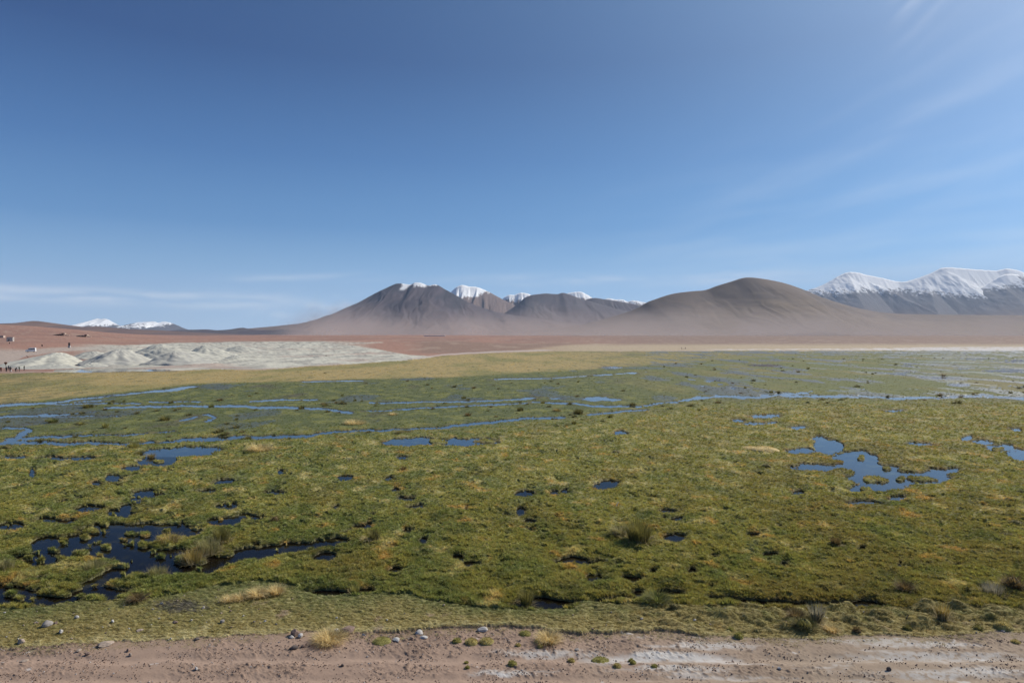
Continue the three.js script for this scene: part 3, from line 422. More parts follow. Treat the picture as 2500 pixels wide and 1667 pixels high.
// ------------------------------------------------------------------ spoil heaps of pale mineral beside the marsh
{
  const HEAPS = [                                        // foot column, foot row, half width, height (rows), depth factor, peak shift, label, roughness
    [100, 895, 98, 30, 0.9, 0.45, 'pale greenish spoil heap with a long ridge beside the group of people'],
    [292, 893, 86, 34, 0.9, 0.0, 'largest grey spoil heap with a broad rounded top above the blue pond'],
    [440, 892, 88, 27, 0.8, -0.15, 'wide grey spoil heap adjoining the largest one on its sunny side'],
    [440, 880, 108, 25, 0.6, -0.4, 'smooth whitish spoil heap rising behind the two grey heaps'],
    [392, 866, 74, 22, 0.6, 0.0, 'pale pointed spoil heap standing at the back of the group'],
    [222, 878, 62, 17, 0.6, 0.1, 'low flat-topped spoil heap between two larger heaps'],
    [512, 871, 62, 23, 0.7, -0.2, 'cone-shaped spoil heap with a small dark summit'],
    [572, 881, 34, 9, 0.7, 0.0, 'tiny isolated spoil heap out on the pale crust'],
    [228, 899, 44, 10, 0.7, -0.1, 'small low spoil heap at the near edge of the blue pond'],
    [120, 902, 90, 10, 0.5, 0.2, 'flat skirt of pale spoil at the feet of the long ridge'],
    [590, 862, 62, 14, 0.6, 0.0, 'long low spoil heap at the far end of the pale crust']];
  HEAPS.forEach(([u, v, hw, hp, dep, shift, label], k) => {
    const [x, d] = at(u, v - 3), rx = hw / F * d, ry = rx * dep * 1.45, hm = hp / F * d * 1.04, A = 72, B = 26, pos = [], col = [], idx = [];
    const y0 = groundY(x, d);
    for (let b = 0; b <= B; b++) for (let a = 0; a < A; a++) {
      const ang = a / A * 2 * Math.PI, r = b / B, wob = 1 + 0.22 * fbm(Math.cos(ang) * 1.6 + k * 7, Math.sin(ang) * 1.6, 3);
      const lx = Math.cos(ang) * r * rx * wob, lz = Math.sin(ang) * r * ry * wob, bend = shift * rx * (1 - r);
      const rq = clamp((r * (1 + 0.10 * noise(lx / 3 + k, lz / 3)) - 0.06) / 0.94); let h = hm * (0.55 * (1 - rq) + 0.45 * (1 - sstep(0, 1, rq)));
      h += hm * 0.13 * (1 - r) * fbm(lx / (rx * 0.5) + k * 3, lz / (ry * 0.5), 3) * 2 * Math.min(1, r * 4) + 0.22 * noise(lx * 1.1, lz * 1.1) * (1 - r);
      if (b === B) h = -1.2;
      pos.push(lx + bend, h, lz);
      const n = fbm(lx / 2.2 + k * 9, lz / 2.2, 3), gr = noise(lx * 1.7, lz * 1.7);
      let c = mix3([0.52, 0.505, 0.425], [0.40, 0.39, 0.35], sstep(-0.15, 0.3, n + ([1, 2].includes(k) ? 0.25 : -0.05)));
      c = mix3(c, [0.20, 0.195, 0.185], 0.55 * sstep(0.1, 0.6, gr + 0.3 * n));
      col.push(...c);
    }
    for (let b = 0; b < B; b++) for (let a = 0; a < A; a++) { const p = b * A + a, q = b * A + (a + 1) % A; idx.push(p, q, p + A, q, q + A, p + A); }
    const g = new THREE.BufferGeometry(); g.setAttribute('position', new THREE.Float32BufferAttribute(pos, 3)); g.setAttribute('color', new THREE.Float32BufferAttribute(col, 3)); g.setIndex(idx); g.computeVertexNormals();
    const m = put('spoil_heap', g, painted); m.position.set(x, y0 - 0.1, -d); tag(m, label, 'spoil heap', 'pale spoil heaps beside the marsh');
  });
}

// ------------------------------------------------------------------ grass of the marsh: short clumps, many more than one could count
function blades(r, n, o) {                                // n bent tapering blades from a clump of radius o.rad; colours from o.color(r)
  const pos = [], col = [], idx = [];
  for (let i = 0; i < n; i++) {
    const a = r() * 6.2832, q = Math.sqrt(r()), bx = Math.cos(a) * q * o.rad, bz = Math.sin(a) * q * o.rad, out = a + (r() - 0.5) * 1.6;
    const len = o.len * (0.55 + 0.6 * r()) * (o.dome ? Math.sqrt(Math.max(0.1, 1 - 0.55 * q * q)) : 1), lean = o.lean * (0.25 + 0.9 * q * (0.6 + 0.7 * r())) + (o.wind ?? 0), droop = o.droop * (0.4 + r()), w = o.width * (0.6 + 0.8 * r());
    const dx = Math.cos(out), dz = Math.sin(out), sx = -dz * w, sz = dx * w, c = o.color ? o.color(r, q) : null, S = o.seg ?? 2, v0 = pos.length / 3;
    let px = bx, py = 0, pz = bz, th = lean;
    for (let k = 0; k <= S; k++) {
      const t = k / S, ww = 1 - t * 0.9;
      if (k < S) { pos.push(px - sx * ww, py, pz - sz * ww, px + sx * ww, py, pz + sz * ww); } else pos.push(px, py, pz);
      if (c) for (let m = 0; m < (k < S ? 2 : 1); m++) col.push(c[0], c[1], c[2]);
      const L = len / S; px += Math.sin(th) * dx * L; pz += Math.sin(th) * dz * L; py += Math.cos(th) * L; th += droop / S;
      if (o.windX) px += o.windX * L * t;
    }
    for (let k = 0; k < S; k++) { const b = v0 + k * 2; idx.push(b, b + 1, b + 2); if (k < S - 1) idx.push(b + 1, b + 3, b + 2); }
  }
  const g = new THREE.BufferGeometry();
  g.setAttribute('position', new THREE.Float32BufferAttribute(pos, 3));
  if (col.length) g.setAttribute('color', new THREE.Float32BufferAttribute(col, 3));
  g.setIndex(idx); g.computeVertexNormals();
  return g;
}
const leaf = new THREE.MeshPhysicalMaterial({ color: 0xffffff, roughness: 0.9, transmission: 0.5, thickness: 0, specularIntensity: 0.3 });
const leafPainted = new THREE.MeshPhysicalMaterial({ color: 0xffffff, roughness: 0.9, transmission: 0.5, thickness: 0, specularIntensity: 0.3, vertexColors: true });
{
  const r = rng(77), M = new THREE.Matrix4(), Q = new THREE.Quaternion(), UPV = new THREE.Vector3(0, 1, 0), P = new THREE.Vector3(), S = new THREE.Vector3();
  const kinds = [
    ['marsh_grass', 'short green grass covering the hummocks of the marsh', blades(r, 16, { rad: 0.5, len: 0.95, lean: 0.5, droop: 0.7, width: 0.07 })],
    ['marsh_grass', 'low tufted sedge of the marsh, growing between the pools', blades(r, 22, { rad: 0.62, len: 0.62, lean: 0.9, droop: 0.9, width: 0.075 })],
    ['turf_grass', 'short dry grass of the turf strip beside the dirt track', blades(r, 18, { rad: 0.7, len: 0.7, lean: 0.8, droop: 0.8, width: 0.05 })]];
  const items = [[], [], []];
  const span = 0.80;
  for (let n = 0; n < 420000; n++) {                       // spread so that nearer ground carries more of them
    const v = 862 + (1640 - 862) * Math.pow(r(), 0.9), d = at(1250, v)[1] * (1 + 0.004 * (r() - 0.5)), x = (r() * 2 - 1) * span * d, g = ground(x, d);
    if (r() > g.grass || g.h < 0.02) continue;
    const turf = g.kind === TURF || g.kind === DIRT, k = turf ? 2 : r() < 0.6 ? 0 : 1, far = Math.max(1, d / 60);
    const hgt = (turf ? 0.09 : 0.145) * g.tall * (0.6 + 0.8 * r()) * (1 + 0.5 * Math.max(0, noise(x / 1.3 + 9, d / 1.3))) * Math.pow(far, 0.55), wide = (turf ? 0.12 : 0.17) * (0.7 + 0.6 * r()) * Math.pow(far, 0.8);
    const b = (turf ? 1.25 : 1.85) * (0.7 + 0.6 * r()), warm = (r() - 0.5) * 0.25, pale = r() < (turf ? 0.12 : 0.05) ? 0.55 : 0;
    const c = mix3([g.c[0] * b * (1.12 + warm), g.c[1] * b * 1.1, g.c[2] * b], [0.55, 0.49, 0.26], g.verge ? 0.8 : pale);
    items[k].push([x, g.h - 0.02, -d, r() * 6.2832, wide, hgt, c]);
  }
  kinds.forEach(([name, label, geo], k) => {
    const L = items[k], m = new THREE.InstancedMesh(geo, leaf, L.length), C = new THREE.Color();
    L.forEach(([x, y, z, a, w, h, c], i) => { M.compose(P.set(x, y, z), Q.setFromAxisAngle(UPV, a), S.set(w, h, w)); m.setMatrixAt(i, M); m.setColorAt(i, C.setRGB(c[0], c[1], c[2])); });
    m.name = numbered(name); m.castShadow = m.receiveShadow = true; scene.add(m);
    tag(m, label, 'grass', null, 'stuff');
  });
}

// ------------------------------------------------------------------ grass tussocks that stand out one by one
const HUES = {
  straw: [[0.64, 0.52, 0.27], [0.50, 0.39, 0.185]], green: [[0.12, 0.145, 0.035], [0.19, 0.18, 0.06]], olive: [[0.20, 0.175, 0.05], [0.13, 0.12, 0.035]], gold: [[0.34, 0.245, 0.075], [0.25, 0.20, 0.06]],
  dark: [[0.095, 0.095, 0.030], [0.15, 0.125, 0.045]], brown: [[0.19, 0.13, 0.05], [0.12, 0.085, 0.035]], grey: [[0.25, 0.23, 0.19], [0.17, 0.165, 0.105]], pale: [[0.29, 0.26, 0.12], [0.19, 0.18, 0.06]], cushion: [[0.42, 0.34, 0.145], [0.30, 0.25, 0.085]], moss: [[0.30, 0.275, 0.082], [0.22, 0.20, 0.058]],
};
function tussockParts(seed, w, h, form, hue, detail, parent) {
  const r = rng(seed), [c1, c2] = HUES[hue], rad = w / 2;
  const F1 = { dome: { rad: rad * 0.62, lean: 0.95, droop: 0.5, dome: true, len: h * 1.05 }, upright: { rad: rad * 0.55, lean: 0.30, droop: 0.25, len: h * 1.1 }, spread: { rad: rad * 0.5, lean: 0.75, droop: 1.0, len: h * 1.35 }, cushion: { rad: rad * 0.95, lean: 0.5, droop: 0.4, dome: true, len: h * 0.5 }, messy: { rad: rad * 0.6, lean: 0.7, droop: 1.7, len: h * 1.5 } }[form];
  const n = Math.round(detail * (form === 'cushion' ? 1.2 : 1)), wd = Math.max(0.012, h * 0.035) * Math.sqrt(260 / n);
  const shade = (a, b) => (q) => { const t = q(), k = 0.75 + 0.5 * q(); const m = mix3(a, b, t).map((q2) => Math.min(0.8, q2 * 1.35)); return [m[0] * k, m[1] * k, m[2] * k]; };
  if (form === 'cushion' || form === 'dome') {             // the dense body of the plant
    const A = 22, B = 8, pos = [], idx = [], hh = form === 'cushion' ? h * 0.72 : h * 0.62, rr = form === 'cushion' ? rad : rad * 0.72;
    for (let b = 0; b <= B; b++) for (let a = 0; a < A; a++) { const an = a / A * 6.2832, e = b / B * 1.75, k = 1 + 0.25 * fbm(Math.cos(an) * 1.7 + seed, Math.sin(an) * 1.7 + e, 2); pos.push(Math.cos(an) * Math.sin(e) * rr * k, Math.cos(e) * hh * k, Math.sin(an) * Math.sin(e) * rr * k); }
    for (let b = 0; b < B; b++) for (let a = 0; a < A; a++) { const p = b * A + a, q = b * A + (a + 1) % A; idx.push(p, q, p + A, q, q + A, p + A); }
    const g = new THREE.BufferGeometry(); g.setAttribute('position', new THREE.Float32BufferAttribute(pos, 3)); g.setIndex(idx); g.computeVertexNormals();
    colorAll(g, (i) => { const k = 0.7 + 0.5 * Math.abs(Math.sin(i * 12.9898 + seed)); return [c2[0] * k, c2[1] * k, c2[2] * k]; });
    put('root_mound', g, painted, parent);
  }
  let g = blades(r, n, { ...F1, width: wd, seg: 3, color: shade(c1, c2) });
  if (form === 'cushion') { const p = g.attributes.position; const per = p.count / n; for (let i = 0; i < n; i++) { const b = i * per, q = Math.min(1, Math.hypot(p.getX(b), p.getZ(b)) / rad), lift = h * 0.62 * Math.sqrt(Math.max(0, 1 - q * q)); for (let k = 0; k < per; k++) p.setY(b + k, p.getY(b + k) + lift); } g.computeVertexNormals(); }
  put('blades', g, leafPainted, parent);
  if (['spread', 'upright', 'messy'].includes(form) && detail > 150) put('dead_blades', blades(r, Math.round(n * 0.35), { rad: rad * 0.8, lean: 1.15, droop: 0.8, len: h * 0.7, width: wd, seg: 2, color: shade([0.34, 0.28, 0.14], [0.19, 0.15, 0.07]) }), leafPainted, parent);
  if (hue === 'pale' || hue === 'grey' || hue === 'gold') put('seed_heads', blades(r, Math.round(n * 0.3), { rad: rad * 0.9, lean: 0.35, droop: 0.6, len: h * 1.3, width: wd * 0.5, seg: 2, color: shade([0.40, 0.34, 0.21], [0.27, 0.22, 0.11]) }), leafPainted, parent);
}
let seeds = 500;
// column and row of the foot, width and height in columns of the photograph
function tussock(u, v, wp, hp, form, hue, label, category = 'grass tussock', group) {
  const [x, d] = at(u, v), k = d / F, y = Math.max(groundY(x, d), -0.02);
  const t = base(category === 'cushion plant' ? 'cushion_plant' : 'grass_tussock', x, y - 0.03, -d, (seeds * 1.7) % 6.28);
  tussockParts(seeds += 7, wp * k, hp * k, form, hue, clamp(Math.round(wp * 9), 120, 620), t);
  return tag(t, label, category, group);
}
tussock(804, 1572, 86, 30, 'messy', 'straw', 'big straw-coloured tussock on the dirt track beside the dark flat boulder');
tussock(1339, 1572, 54, 27, 'messy', 'straw', 'straw-coloured tussock drooping over the edge where turf meets dirt');
tussock(1964, 1544, 54, 36, 'dome', 'olive', 'large dark olive dome-shaped tussock in front of two dry tufts');
tussock(1943, 1522, 38, 26, 'spread', 'brown', 'brown tuft half hidden behind the large olive dome tussock');
tussock(1994, 1528, 30, 42, 'upright', 'grey', 'ragged grey dead tuft next to the olive dome tussock');
tussock(2302, 1522, 32, 34, 'upright', 'gold', 'upright golden tussock standing alone on dark green turf');
tussock(2032, 1548, 42, 18, 'spread', 'straw', 'low spreading pale tuft to one side of the olive dome tussock');
tussock(2450, 1540, 42, 18, 'cushion', 'cushion', 'wide low yellowish cushion near the salty end of the turf');
tussock(2389, 1543, 26, 13, 'cushion', 'olive', 'small dull cushion beside the wide yellowish cushion');
tussock(2217, 1544, 24, 13, 'cushion', 'olive', 'small olive cushion beside a pale bare patch of turf');
tussock(2233, 1524, 34, 12, 'cushion', 'cushion', 'low golden cushion with a bleached twig lying against it');
tussock(2093, 1550, 20, 12, 'cushion', 'brown', 'brown little cushion at the border of turf and salty dirt');
tussock(1847, 1550, 22, 15, 'dome', 'dark', 'dark round ball-shaped tuft at the border of turf and dirt');
tussock(1804, 1562, 24, 15, 'cushion', 'moss', 'yellow-green cushion overhanging the dirt edge near the dark ball tuft');
tussock(1785, 1546, 16, 9, 'cushion', 'moss', 'tiny green cushion just behind the one overhanging the dirt edge');
tussock(1646, 1496, 26, 14, 'dome', 'dark', 'very dark round tuft beside a bare mud patch in the turf');
tussock(560, 1474, 36, 18, 'messy', 'straw', 'bleached tuft leaning over a stone, first in the straw row by the black patch');
tussock(586, 1470, 34, 19, 'messy', 'straw', 'second tuft from the black patch in the straw-coloured row');
tussock(628, 1464, 42, 24, 'messy', 'straw', 'thickest tuft in the straw-coloured row along the turf');
tussock(674, 1456, 48, 22, 'spread', 'straw', 'last brownish tuft of the straw-coloured row, nearest the muddy channel');
tussock(332, 1474, 38, 22, 'messy', 'brown', 'rusty brown tuft hanging over the pool bank');
tussock(1560, 1330, 84, 48, 'upright', 'olive', 'large olive tussock with a dark base in the middle of the marsh');
tussock(1512, 1316, 36, 26, 'spread', 'pale', 'pale grassy fringe leaning against the large olive tussock');
tussock(470, 1376, 66, 27, 'upright', 'gold', 'front half of the tall golden sedge bank rising from the big dark pool');
tussock(508, 1354, 74, 30, 'upright', 'pale', 'middle of the tall sedge bank, with pale seed heads over the dark pool');
tussock(540, 1332, 54, 32, 'upright', 'olive', 'back end of the tall sedge bank where it meets the green shore');
tussock(414, 1328, 46, 27, 'spread', 'gold', 'orange-topped tussock on a tan mossy island in the dark pool');
tussock(912, 1328, 36, 26, 'upright', 'dark', 'dark green tuft with a straw fringe in a hollow of the marsh');
tussock(897, 1330, 22, 18, 'messy', 'straw', 'straw fringe curling around the dark green tuft');
tussock(671, 1280, 22, 18, 'dome', 'brown', 'small reddish brown tuft above the narrow arm of the pool');
tussock(2476, 1446, 48, 40, 'dome', 'brown', 'big dark brown dome tussock at the edge of view above the turf');
tussock(2482, 1286, 40, 22, 'dome', 'dark', 'dark tussock on the orange-green marsh near the edge of view');
tussock(2466, 1312, 44, 14, 'cushion', 'dark', 'flat dark tussock just in front of the higher dark one');
tussock(2211, 1452, 40, 26, 'spread', 'brown', 'brown tuft with dark heart on the bright bank of the muddy channel');
tussock(2041, 1338, 34, 20, 'upright', 'brown', 'rust-brown upright tuft alone in the olive marsh');
tussock(2424, 1458, 66, 24, 'upright', 'grey', 'silvery flowering sedge clump in front of the big brown dome tussock');
tussock(2345, 1482, 54, 20, 'spread', 'olive', 'olive sedge clump with a dark shaded face at the turf edge');
tussock(1605, 1478, 52, 34, 'spread', 'green', 'fresh green tuft growing between two dark pools by the turf');
tussock(1285, 1478, 40, 38, 'upright', 'olive', 'tall olive sedge at the bank of the brown pool by the turf');
tussock(866, 1452, 22, 26, 'upright', 'moss', 'bright yellow-green sedge tuft in the muddy channel');
tussock(384, 1410, 62, 22, 'upright', 'pale', 'pale flowering sedge on the near shore of the big dark pool');
tussock(230, 1392, 80, 17, 'upright', 'pale', 'long fringe of flowering sedge on a golden bank in the dark pool');
tussock(10, 1400, 40, 24, 'upright', 'pale', 'bleached sedge at the margin of the picture above the dark pool');
tussock(214, 996, 38, 12, 'spread', 'olive', 'olive tussock on the wet flat between two thin streams');
tussock(128, 1032, 34, 12, 'spread', 'green', 'green tussock on the grey-green mud flat');
tussock(402, 1027, 34, 13, 'spread', 'olive', 'broad olive tussock on the mud flat before a small blue pool');
tussock(198, 1038, 22, 8, 'spread', 'moss', 'low yellowish tuft on the mud flat behind the upright one');
tussock(256, 1046, 22, 12, 'upright', 'moss', 'upright yellow-green tuft alone on the mud flat');
tussock(515, 993, 22, 8, 'spread', 'green', 'small tuft standing on the bank of the longest thin stream');
tussock(460, 1015, 24, 7, 'spread', 'dark', 'dark flat tuft just beyond the broad olive tussock');
tussock(325, 1097, 36, 15, 'upright', 'moss', 'yellow-green tussock beside the brown mud bank at the stream bend');
tussock(340, 1110, 30, 10, 'spread', 'olive', 'low tuft at the mouth of the blue inlet');
tussock(368, 1117, 20, 12, 'spread', 'gold', 'golden tuft on the shore of the blue inlet');
tussock(16, 1099, 28, 13, 'dome', 'dark', 'dark green ball tussock just below the wide stream');
tussock(545, 1064, 22, 9, 'spread', 'green', 'tuft at the upper bank of the wide stream near the little pool');
tussock(605, 1074, 28, 10, 'spread', 'olive', 'olive tuft on the lower bank of the wide stream');
tussock(632, 1104, 80, 18, 'messy', 'straw', 'wide straw-coloured patch of dry grass below the wide stream');
tussock(865, 1036, 74, 13, 'messy', 'straw', 'long straw-coloured clump above the wide stream');
tussock(735, 996, 22, 8, 'spread', 'olive', 'tuft where the thin stream turns towards the wide one');
tussock(794, 992, 26, 7, 'spread', 'olive', 'flat pale tuft beyond the turn of the thin stream');
tussock(985, 1058, 60, 10, 'spread', 'pale', 'light flowering tuft just below the wide stream');
tussock(960, 1014, 30, 8, 'messy', 'straw', 'pale dry clump out on the flat beyond the wide stream');
tussock(1142, 1016, 24, 9, 'spread', 'brown', 'brown tuft on the flat, nearest the rising arm of the wide stream');
tussock(1270, 1004, 26, 10, 'upright', 'dark', 'dark tuft behind the rising arm of the wide stream');
tussock(1412, 1012, 40, 13, 'upright', 'dark', 'largest dark tussock on the far flat, at the end of the wide stream');
tussock(1360, 1005, 28, 9, 'spread', 'gold', 'yellowish tuft next to the largest dark tussock of the far flat');
tussock(1545, 990, 22, 8, 'spread', 'dark', 'dark tuft near the bright cross-shaped pool');
tussock(1505, 1110, 26, 8, 'dome', 'dark', 'dark low tuft in the middle of the olive marsh');
tussock(985, 1152, 22, 9, 'spread', 'brown', 'brownish tuft alone in the yellow-green marsh');
tussock(1868, 1104, 66, 13, 'cushion', 'straw', 'tan dry cushion patch, larger half, near the bright blue pool');
tussock(1832, 1100, 44, 10, 'cushion', 'straw', 'tan dry cushion patch, smaller half, near the bright blue pool');
tussock(1872, 1146, 30, 10, 'dome', 'dark', 'dark round tuft below the tan dry cushion patch');
for (const [u, v, w, h, label] of [[1115, 1573, 24, 12, 'first of three straw cushions in a row on the dirt, nearest the pale slabs'], [1151, 1576, 34, 14, 'middle and widest of three straw cushions in a row on the dirt'], [1188, 1575, 36, 13, 'last of three straw cushions in a row on the dirt'], [1282, 1554, 30, 11, 'straw cushion tucked under the turf lip beside the drooping tussock'],
  [932, 1572, 48, 10, 'low straggling straw and green plant on the dirt by the pale salt lump'], [1319, 1586, 16, 10, 'round green cushion in front of the drooping straw tussock'], [1312, 1574, 14, 8, 'small cushion at the foot of the drooping straw tussock'], [1265, 1582, 14, 8, 'small round cushion left of the drooping straw tussock'], [1138, 1624, 12, 7, 'upper of two tiny cushions in the wheel track'], [1141, 1637, 13, 8, 'lower of two tiny cushions in the wheel track'], [1251, 1629, 24, 11, 'bright yellow-green cushion alone in the wheel track'],
  [1395, 1616, 19, 10, 'green cushion at the edge of the white salt patch, beside the long one'], [1467, 1617, 44, 9, 'long narrow green cushion on the white salt patch'], [1541, 1617, 15, 9, 'upper of two joined cushions on the white salt'], [1546, 1626, 16, 9, 'lower of two joined cushions on the white salt'], [1507, 1634, 20, 11, 'rough yellowish cushion in front of the long narrow one'], [1598, 1634, 16, 9, 'lone green cushion on grey salty dirt'], [2481, 1574, 22, 9, 'small green cushion on dark salty dirt near the end of the track']])
  tussock(u, v, w, h, 'cushion', ['moss', 'cushion'][(u + v) % 2], label, 'cushion plant');
{                                                          // the far flat is dotted with little tussocks that nothing tells apart
  const r = rng(909), protos = [];
  for (let k = 0; k < 5; k++) { const g = new THREE.Group(); tussockParts(1200 + k, 1, 0.62, ['spread', 'dome', 'upright', 'spread', 'messy'][k], ['dark', 'green', 'olive', 'brown', 'dark'][k], 110, g); protos.push(mergeGeometries(g.children.map((m) => { const q = m.geometry.clone(); return q; }))); }
  let n = 0;
  while (n < 200) {
    const v = 868 + Math.pow(r(), 1.25) * 230, u = r() * 2560 - 30, [x, d] = at(u, v), g = ground(x, d);
    if (v > edgeWet(u) + 8 || (v < edgeDry(u) - 2 && r() < 0.9) || g.h < 0 || fbm(x / 14 + 2, d / 22, 3) + 0.16 < r() * 0.35) continue;
    const m = put('grass_tussock', protos[Math.floor(r() * 5)], leafPainted), s = (0.55 + 0.7 * r() * r()) * Math.pow(d / 100, 0.35) * 1.15;
    m.position.set(x, g.h - 0.05, -d); m.rotation.y = r() * 6.28; m.scale.set(s, s * (0.5 + 0.35 * r()), s);
    const place = u < 820 ? 'among the thin streams' : u < 1650 ? 'on the middle of the far flat' : 'among the pale sheets of the far flat', look = ['dark spreading', 'green rounded', 'olive upright', 'brown spreading', 'dark drooping'][protos.indexOf(m.geometry)];
    tag(m, 'small ' + look + ' tussock, one of several ' + place, 'grass tussock', 'small ' + look + ' tussocks ' + place); n++;
  }
}

// ------------------------------------------------------------------ stones
function stoneGeo(seed, sx, sy, sz, detail = 2, sharp = 0.3) {
  let g = new THREE.IcosahedronGeometry(1, detail);
  const p = g.attributes.position, v = new THREE.Vector3(), r = rng(seed), cuts = [];
  for (let k = 0; k < 9; k++) cuts.push([new THREE.Vector3(r() * 2 - 1, r() * 2 - 1, r() * 2 - 1).normalize(), 0.58 + 0.34 * r()]);
  for (let i = 0; i < p.count; i++) {
    v.fromBufferAttribute(p, i);
    for (const [n, c] of cuts) { const q = v.dot(n); if (q > c) v.addScaledVector(n, c - q); }
    const k = 1 + 0.08 * noise(v.x * 3 + seed, v.y * 3 + v.z * 2.3);
    p.setXYZ(i, v.x * k * sx, v.y * k * sy, v.z * k * sz);
  }
  g.computeVertexNormals();
  return g;
}
const ROCK = { grey: [0.33, 0.30, 0.275], pale: [0.52, 0.49, 0.46], brown: [0.27, 0.185, 0.145], dark: [0.12, 0.095, 0.085], tan: [0.42, 0.33, 0.26], white: [0.60, 0.575, 0.54] };
function stone(u, v, wp, ratio, hue, label, group) {
  const [x, d] = at(u, v), w = wp * d / F, y = groundY(x, d), g = stoneGeo(seeds += 3, w / 2, w / 2 * ratio, w / 2 * (0.6 + 0.3 * ((seeds * 7) % 10) / 10), wp > 15 ? 4 : 3), c = ROCK[hue];
  colorAll(g, (i) => { const p = g.attributes.position, a = 0.82 + 0.22 * fbm(p.getX(i) / w * 5 + seeds, p.getZ(i) / w * 5 + p.getY(i) / w * 4, 3) + 0.15 * noise(p.getX(i) / w * 14, p.getY(i) / w * 14); return [c[0] * a, c[1] * a, c[2] * a]; });
  const m = put('stone', g, painted); m.position.set(x, y + w / 2 * ratio * 0.45, -d); m.rotation.y = (seeds * 0.37) % 6.28;
  return tag(m, label, 'stone', group);
}
stone(116, 1534, 34, 0.62, 'grey', 'largest boulder on the turf, dark grey and rounded, with a block beside it');
stone(135, 1531, 12, 0.9, 'brown', 'small upright block leaning by the largest grey boulder');
stone(186, 1517, 11, 0.9, 'pale', 'pale pointed stone casting a long shadow behind the grey boulder');
stone(147, 1553, 13, 0.8, 'pale', 'pale squarish stone in front of the largest grey boulder');
stone(50, 1578, 20, 0.75, 'tan', 'rounded tan stone at the turf edge above the dirt');
stone(257, 1580, 38, 0.30, 'tan', 'long flat tan slab half sunk where turf meets dirt');
stone(542, 1527, 13, 1.0, 'grey', 'upright grey stone with a long shadow in the middle of the turf');
stone(427, 1528, 15, 0.45, 'brown', 'flat brown stone on the turf near the upright grey stone');
stone(340, 1546, 17, 0.35, 'tan', 'thin flat stone lying alone on the dry turf');
stone(274, 1526, 12, 0.7, 'white', 'small white-topped stone with a green shadow on the turf');
stone(393, 1483, 9, 0.9, 'grey', 'small cube-like stone at the tip of the black patch');
stone(496, 1492, 10, 0.9, 'grey', 'round stone at the end of the black patch nearest the straw row');
stone(553, 1472, 12, 0.9, 'grey', 'rounded grey stone between the straw tufts');
stone(721, 1556, 26, 0.8, 'brown', 'brown stone on top of the little pile by the big straw tussock');
stone(734, 1560, 18, 0.7, 'white', 'white chalky stone in the little pile by the big straw tussock');
stone(712, 1562, 15, 0.5, 'pale', 'low pale stone at the front of the little pile');
stone(717, 1590, 22, 0.55, 'dark', 'dark flat stone on the dirt in front of the big straw tussock');
stone(740, 1586, 13, 0.7, 'brown', 'small brown stone next to the dark flat one');
stone(849, 1552, 42, 0.50, 'brown', 'big dark brown boulder with a flat top beside the straw tussock');
stone(820, 1553, 18, 0.95, 'white', 'white chalky block between the straw tussock and brown boulder');
stone(800, 1549, 22, 0.5, 'dark', 'dark flat stone behind the big straw tussock');
stone(887, 1558, 11, 0.9, 'pale', 'small pale cube of stone in front of the brown boulder');
stone(970, 1556, 13, 0.6, 'brown', 'reddish stone leaning at the turf lip by the pale slabs');
stone(1023, 1550, 28, 0.40, 'pale', 'broad pale slab set in the bank under the turf lip');
stone(1034, 1563, 20, 0.30, 'white', 'thin white slab lying flat below the broad pale slab');
stone(1004, 1566, 11, 0.7, 'brown', 'small brown stone left beside the thin white slab');
stone(968, 1569, 24, 0.38, 'white', 'rounded salt-white lump on the dirt below the pale slabs');
stone(1178, 1544, 26, 0.5, 'pale', 'pale crumbling block in the bank beyond the straw cushions');
stone(836, 1633, 9, 1.1, 'dark', 'dark pointed clod alone in the reddish wheel track');
stone(478, 1642, 12, 0.8, 'pale', 'pale stone among dark clods in the reddish track');
stone(57, 1617, 24, 0.25, 'tan', 'thin tilted slab on the reddish dirt, casting a dark shadow');
stone(313, 1596, 15, 0.7, 'brown', 'higher of two round brown stones on the reddish dirt');
stone(317, 1606, 11, 0.8, 'tan', 'lower of two round brown stones on the reddish dirt');
stone(213, 1604, 13, 0.7, 'brown', 'brown stone with a wide shadow on the reddish dirt');
stone(192, 1597, 15, 0.4, 'tan', 'flat stone just behind the brown one on the reddish dirt');
stone(480, 1568, 14, 0.6, 'dark', 'dark stone lodged in the edge of the turf');
stone(1409, 1593, 14, 0.5, 'grey', 'grey stone at the rim of the white salt patch');
stone(1342, 1491, 11, 0.8, 'grey', 'grey stone perched on the orange bank of the brown pool');
stone(1696, 1524, 10, 0.6, 'pale', 'pale stone on the brownish humps of turf');
stone(1567, 1523, 11, 0.5, 'grey', 'flat greyish stone on the turf behind the salt patch');
stone(1904, 1640, 12, 0.6, 'white', 'single white stone on the tan wheel track');
stone(2172, 1643, 14, 0.95, 'dark', 'black lump standing on white salt crust');
stone(2450, 1548, 15, 0.4, 'grey', 'flat pinkish-grey stone under the wide yellowish cushion');
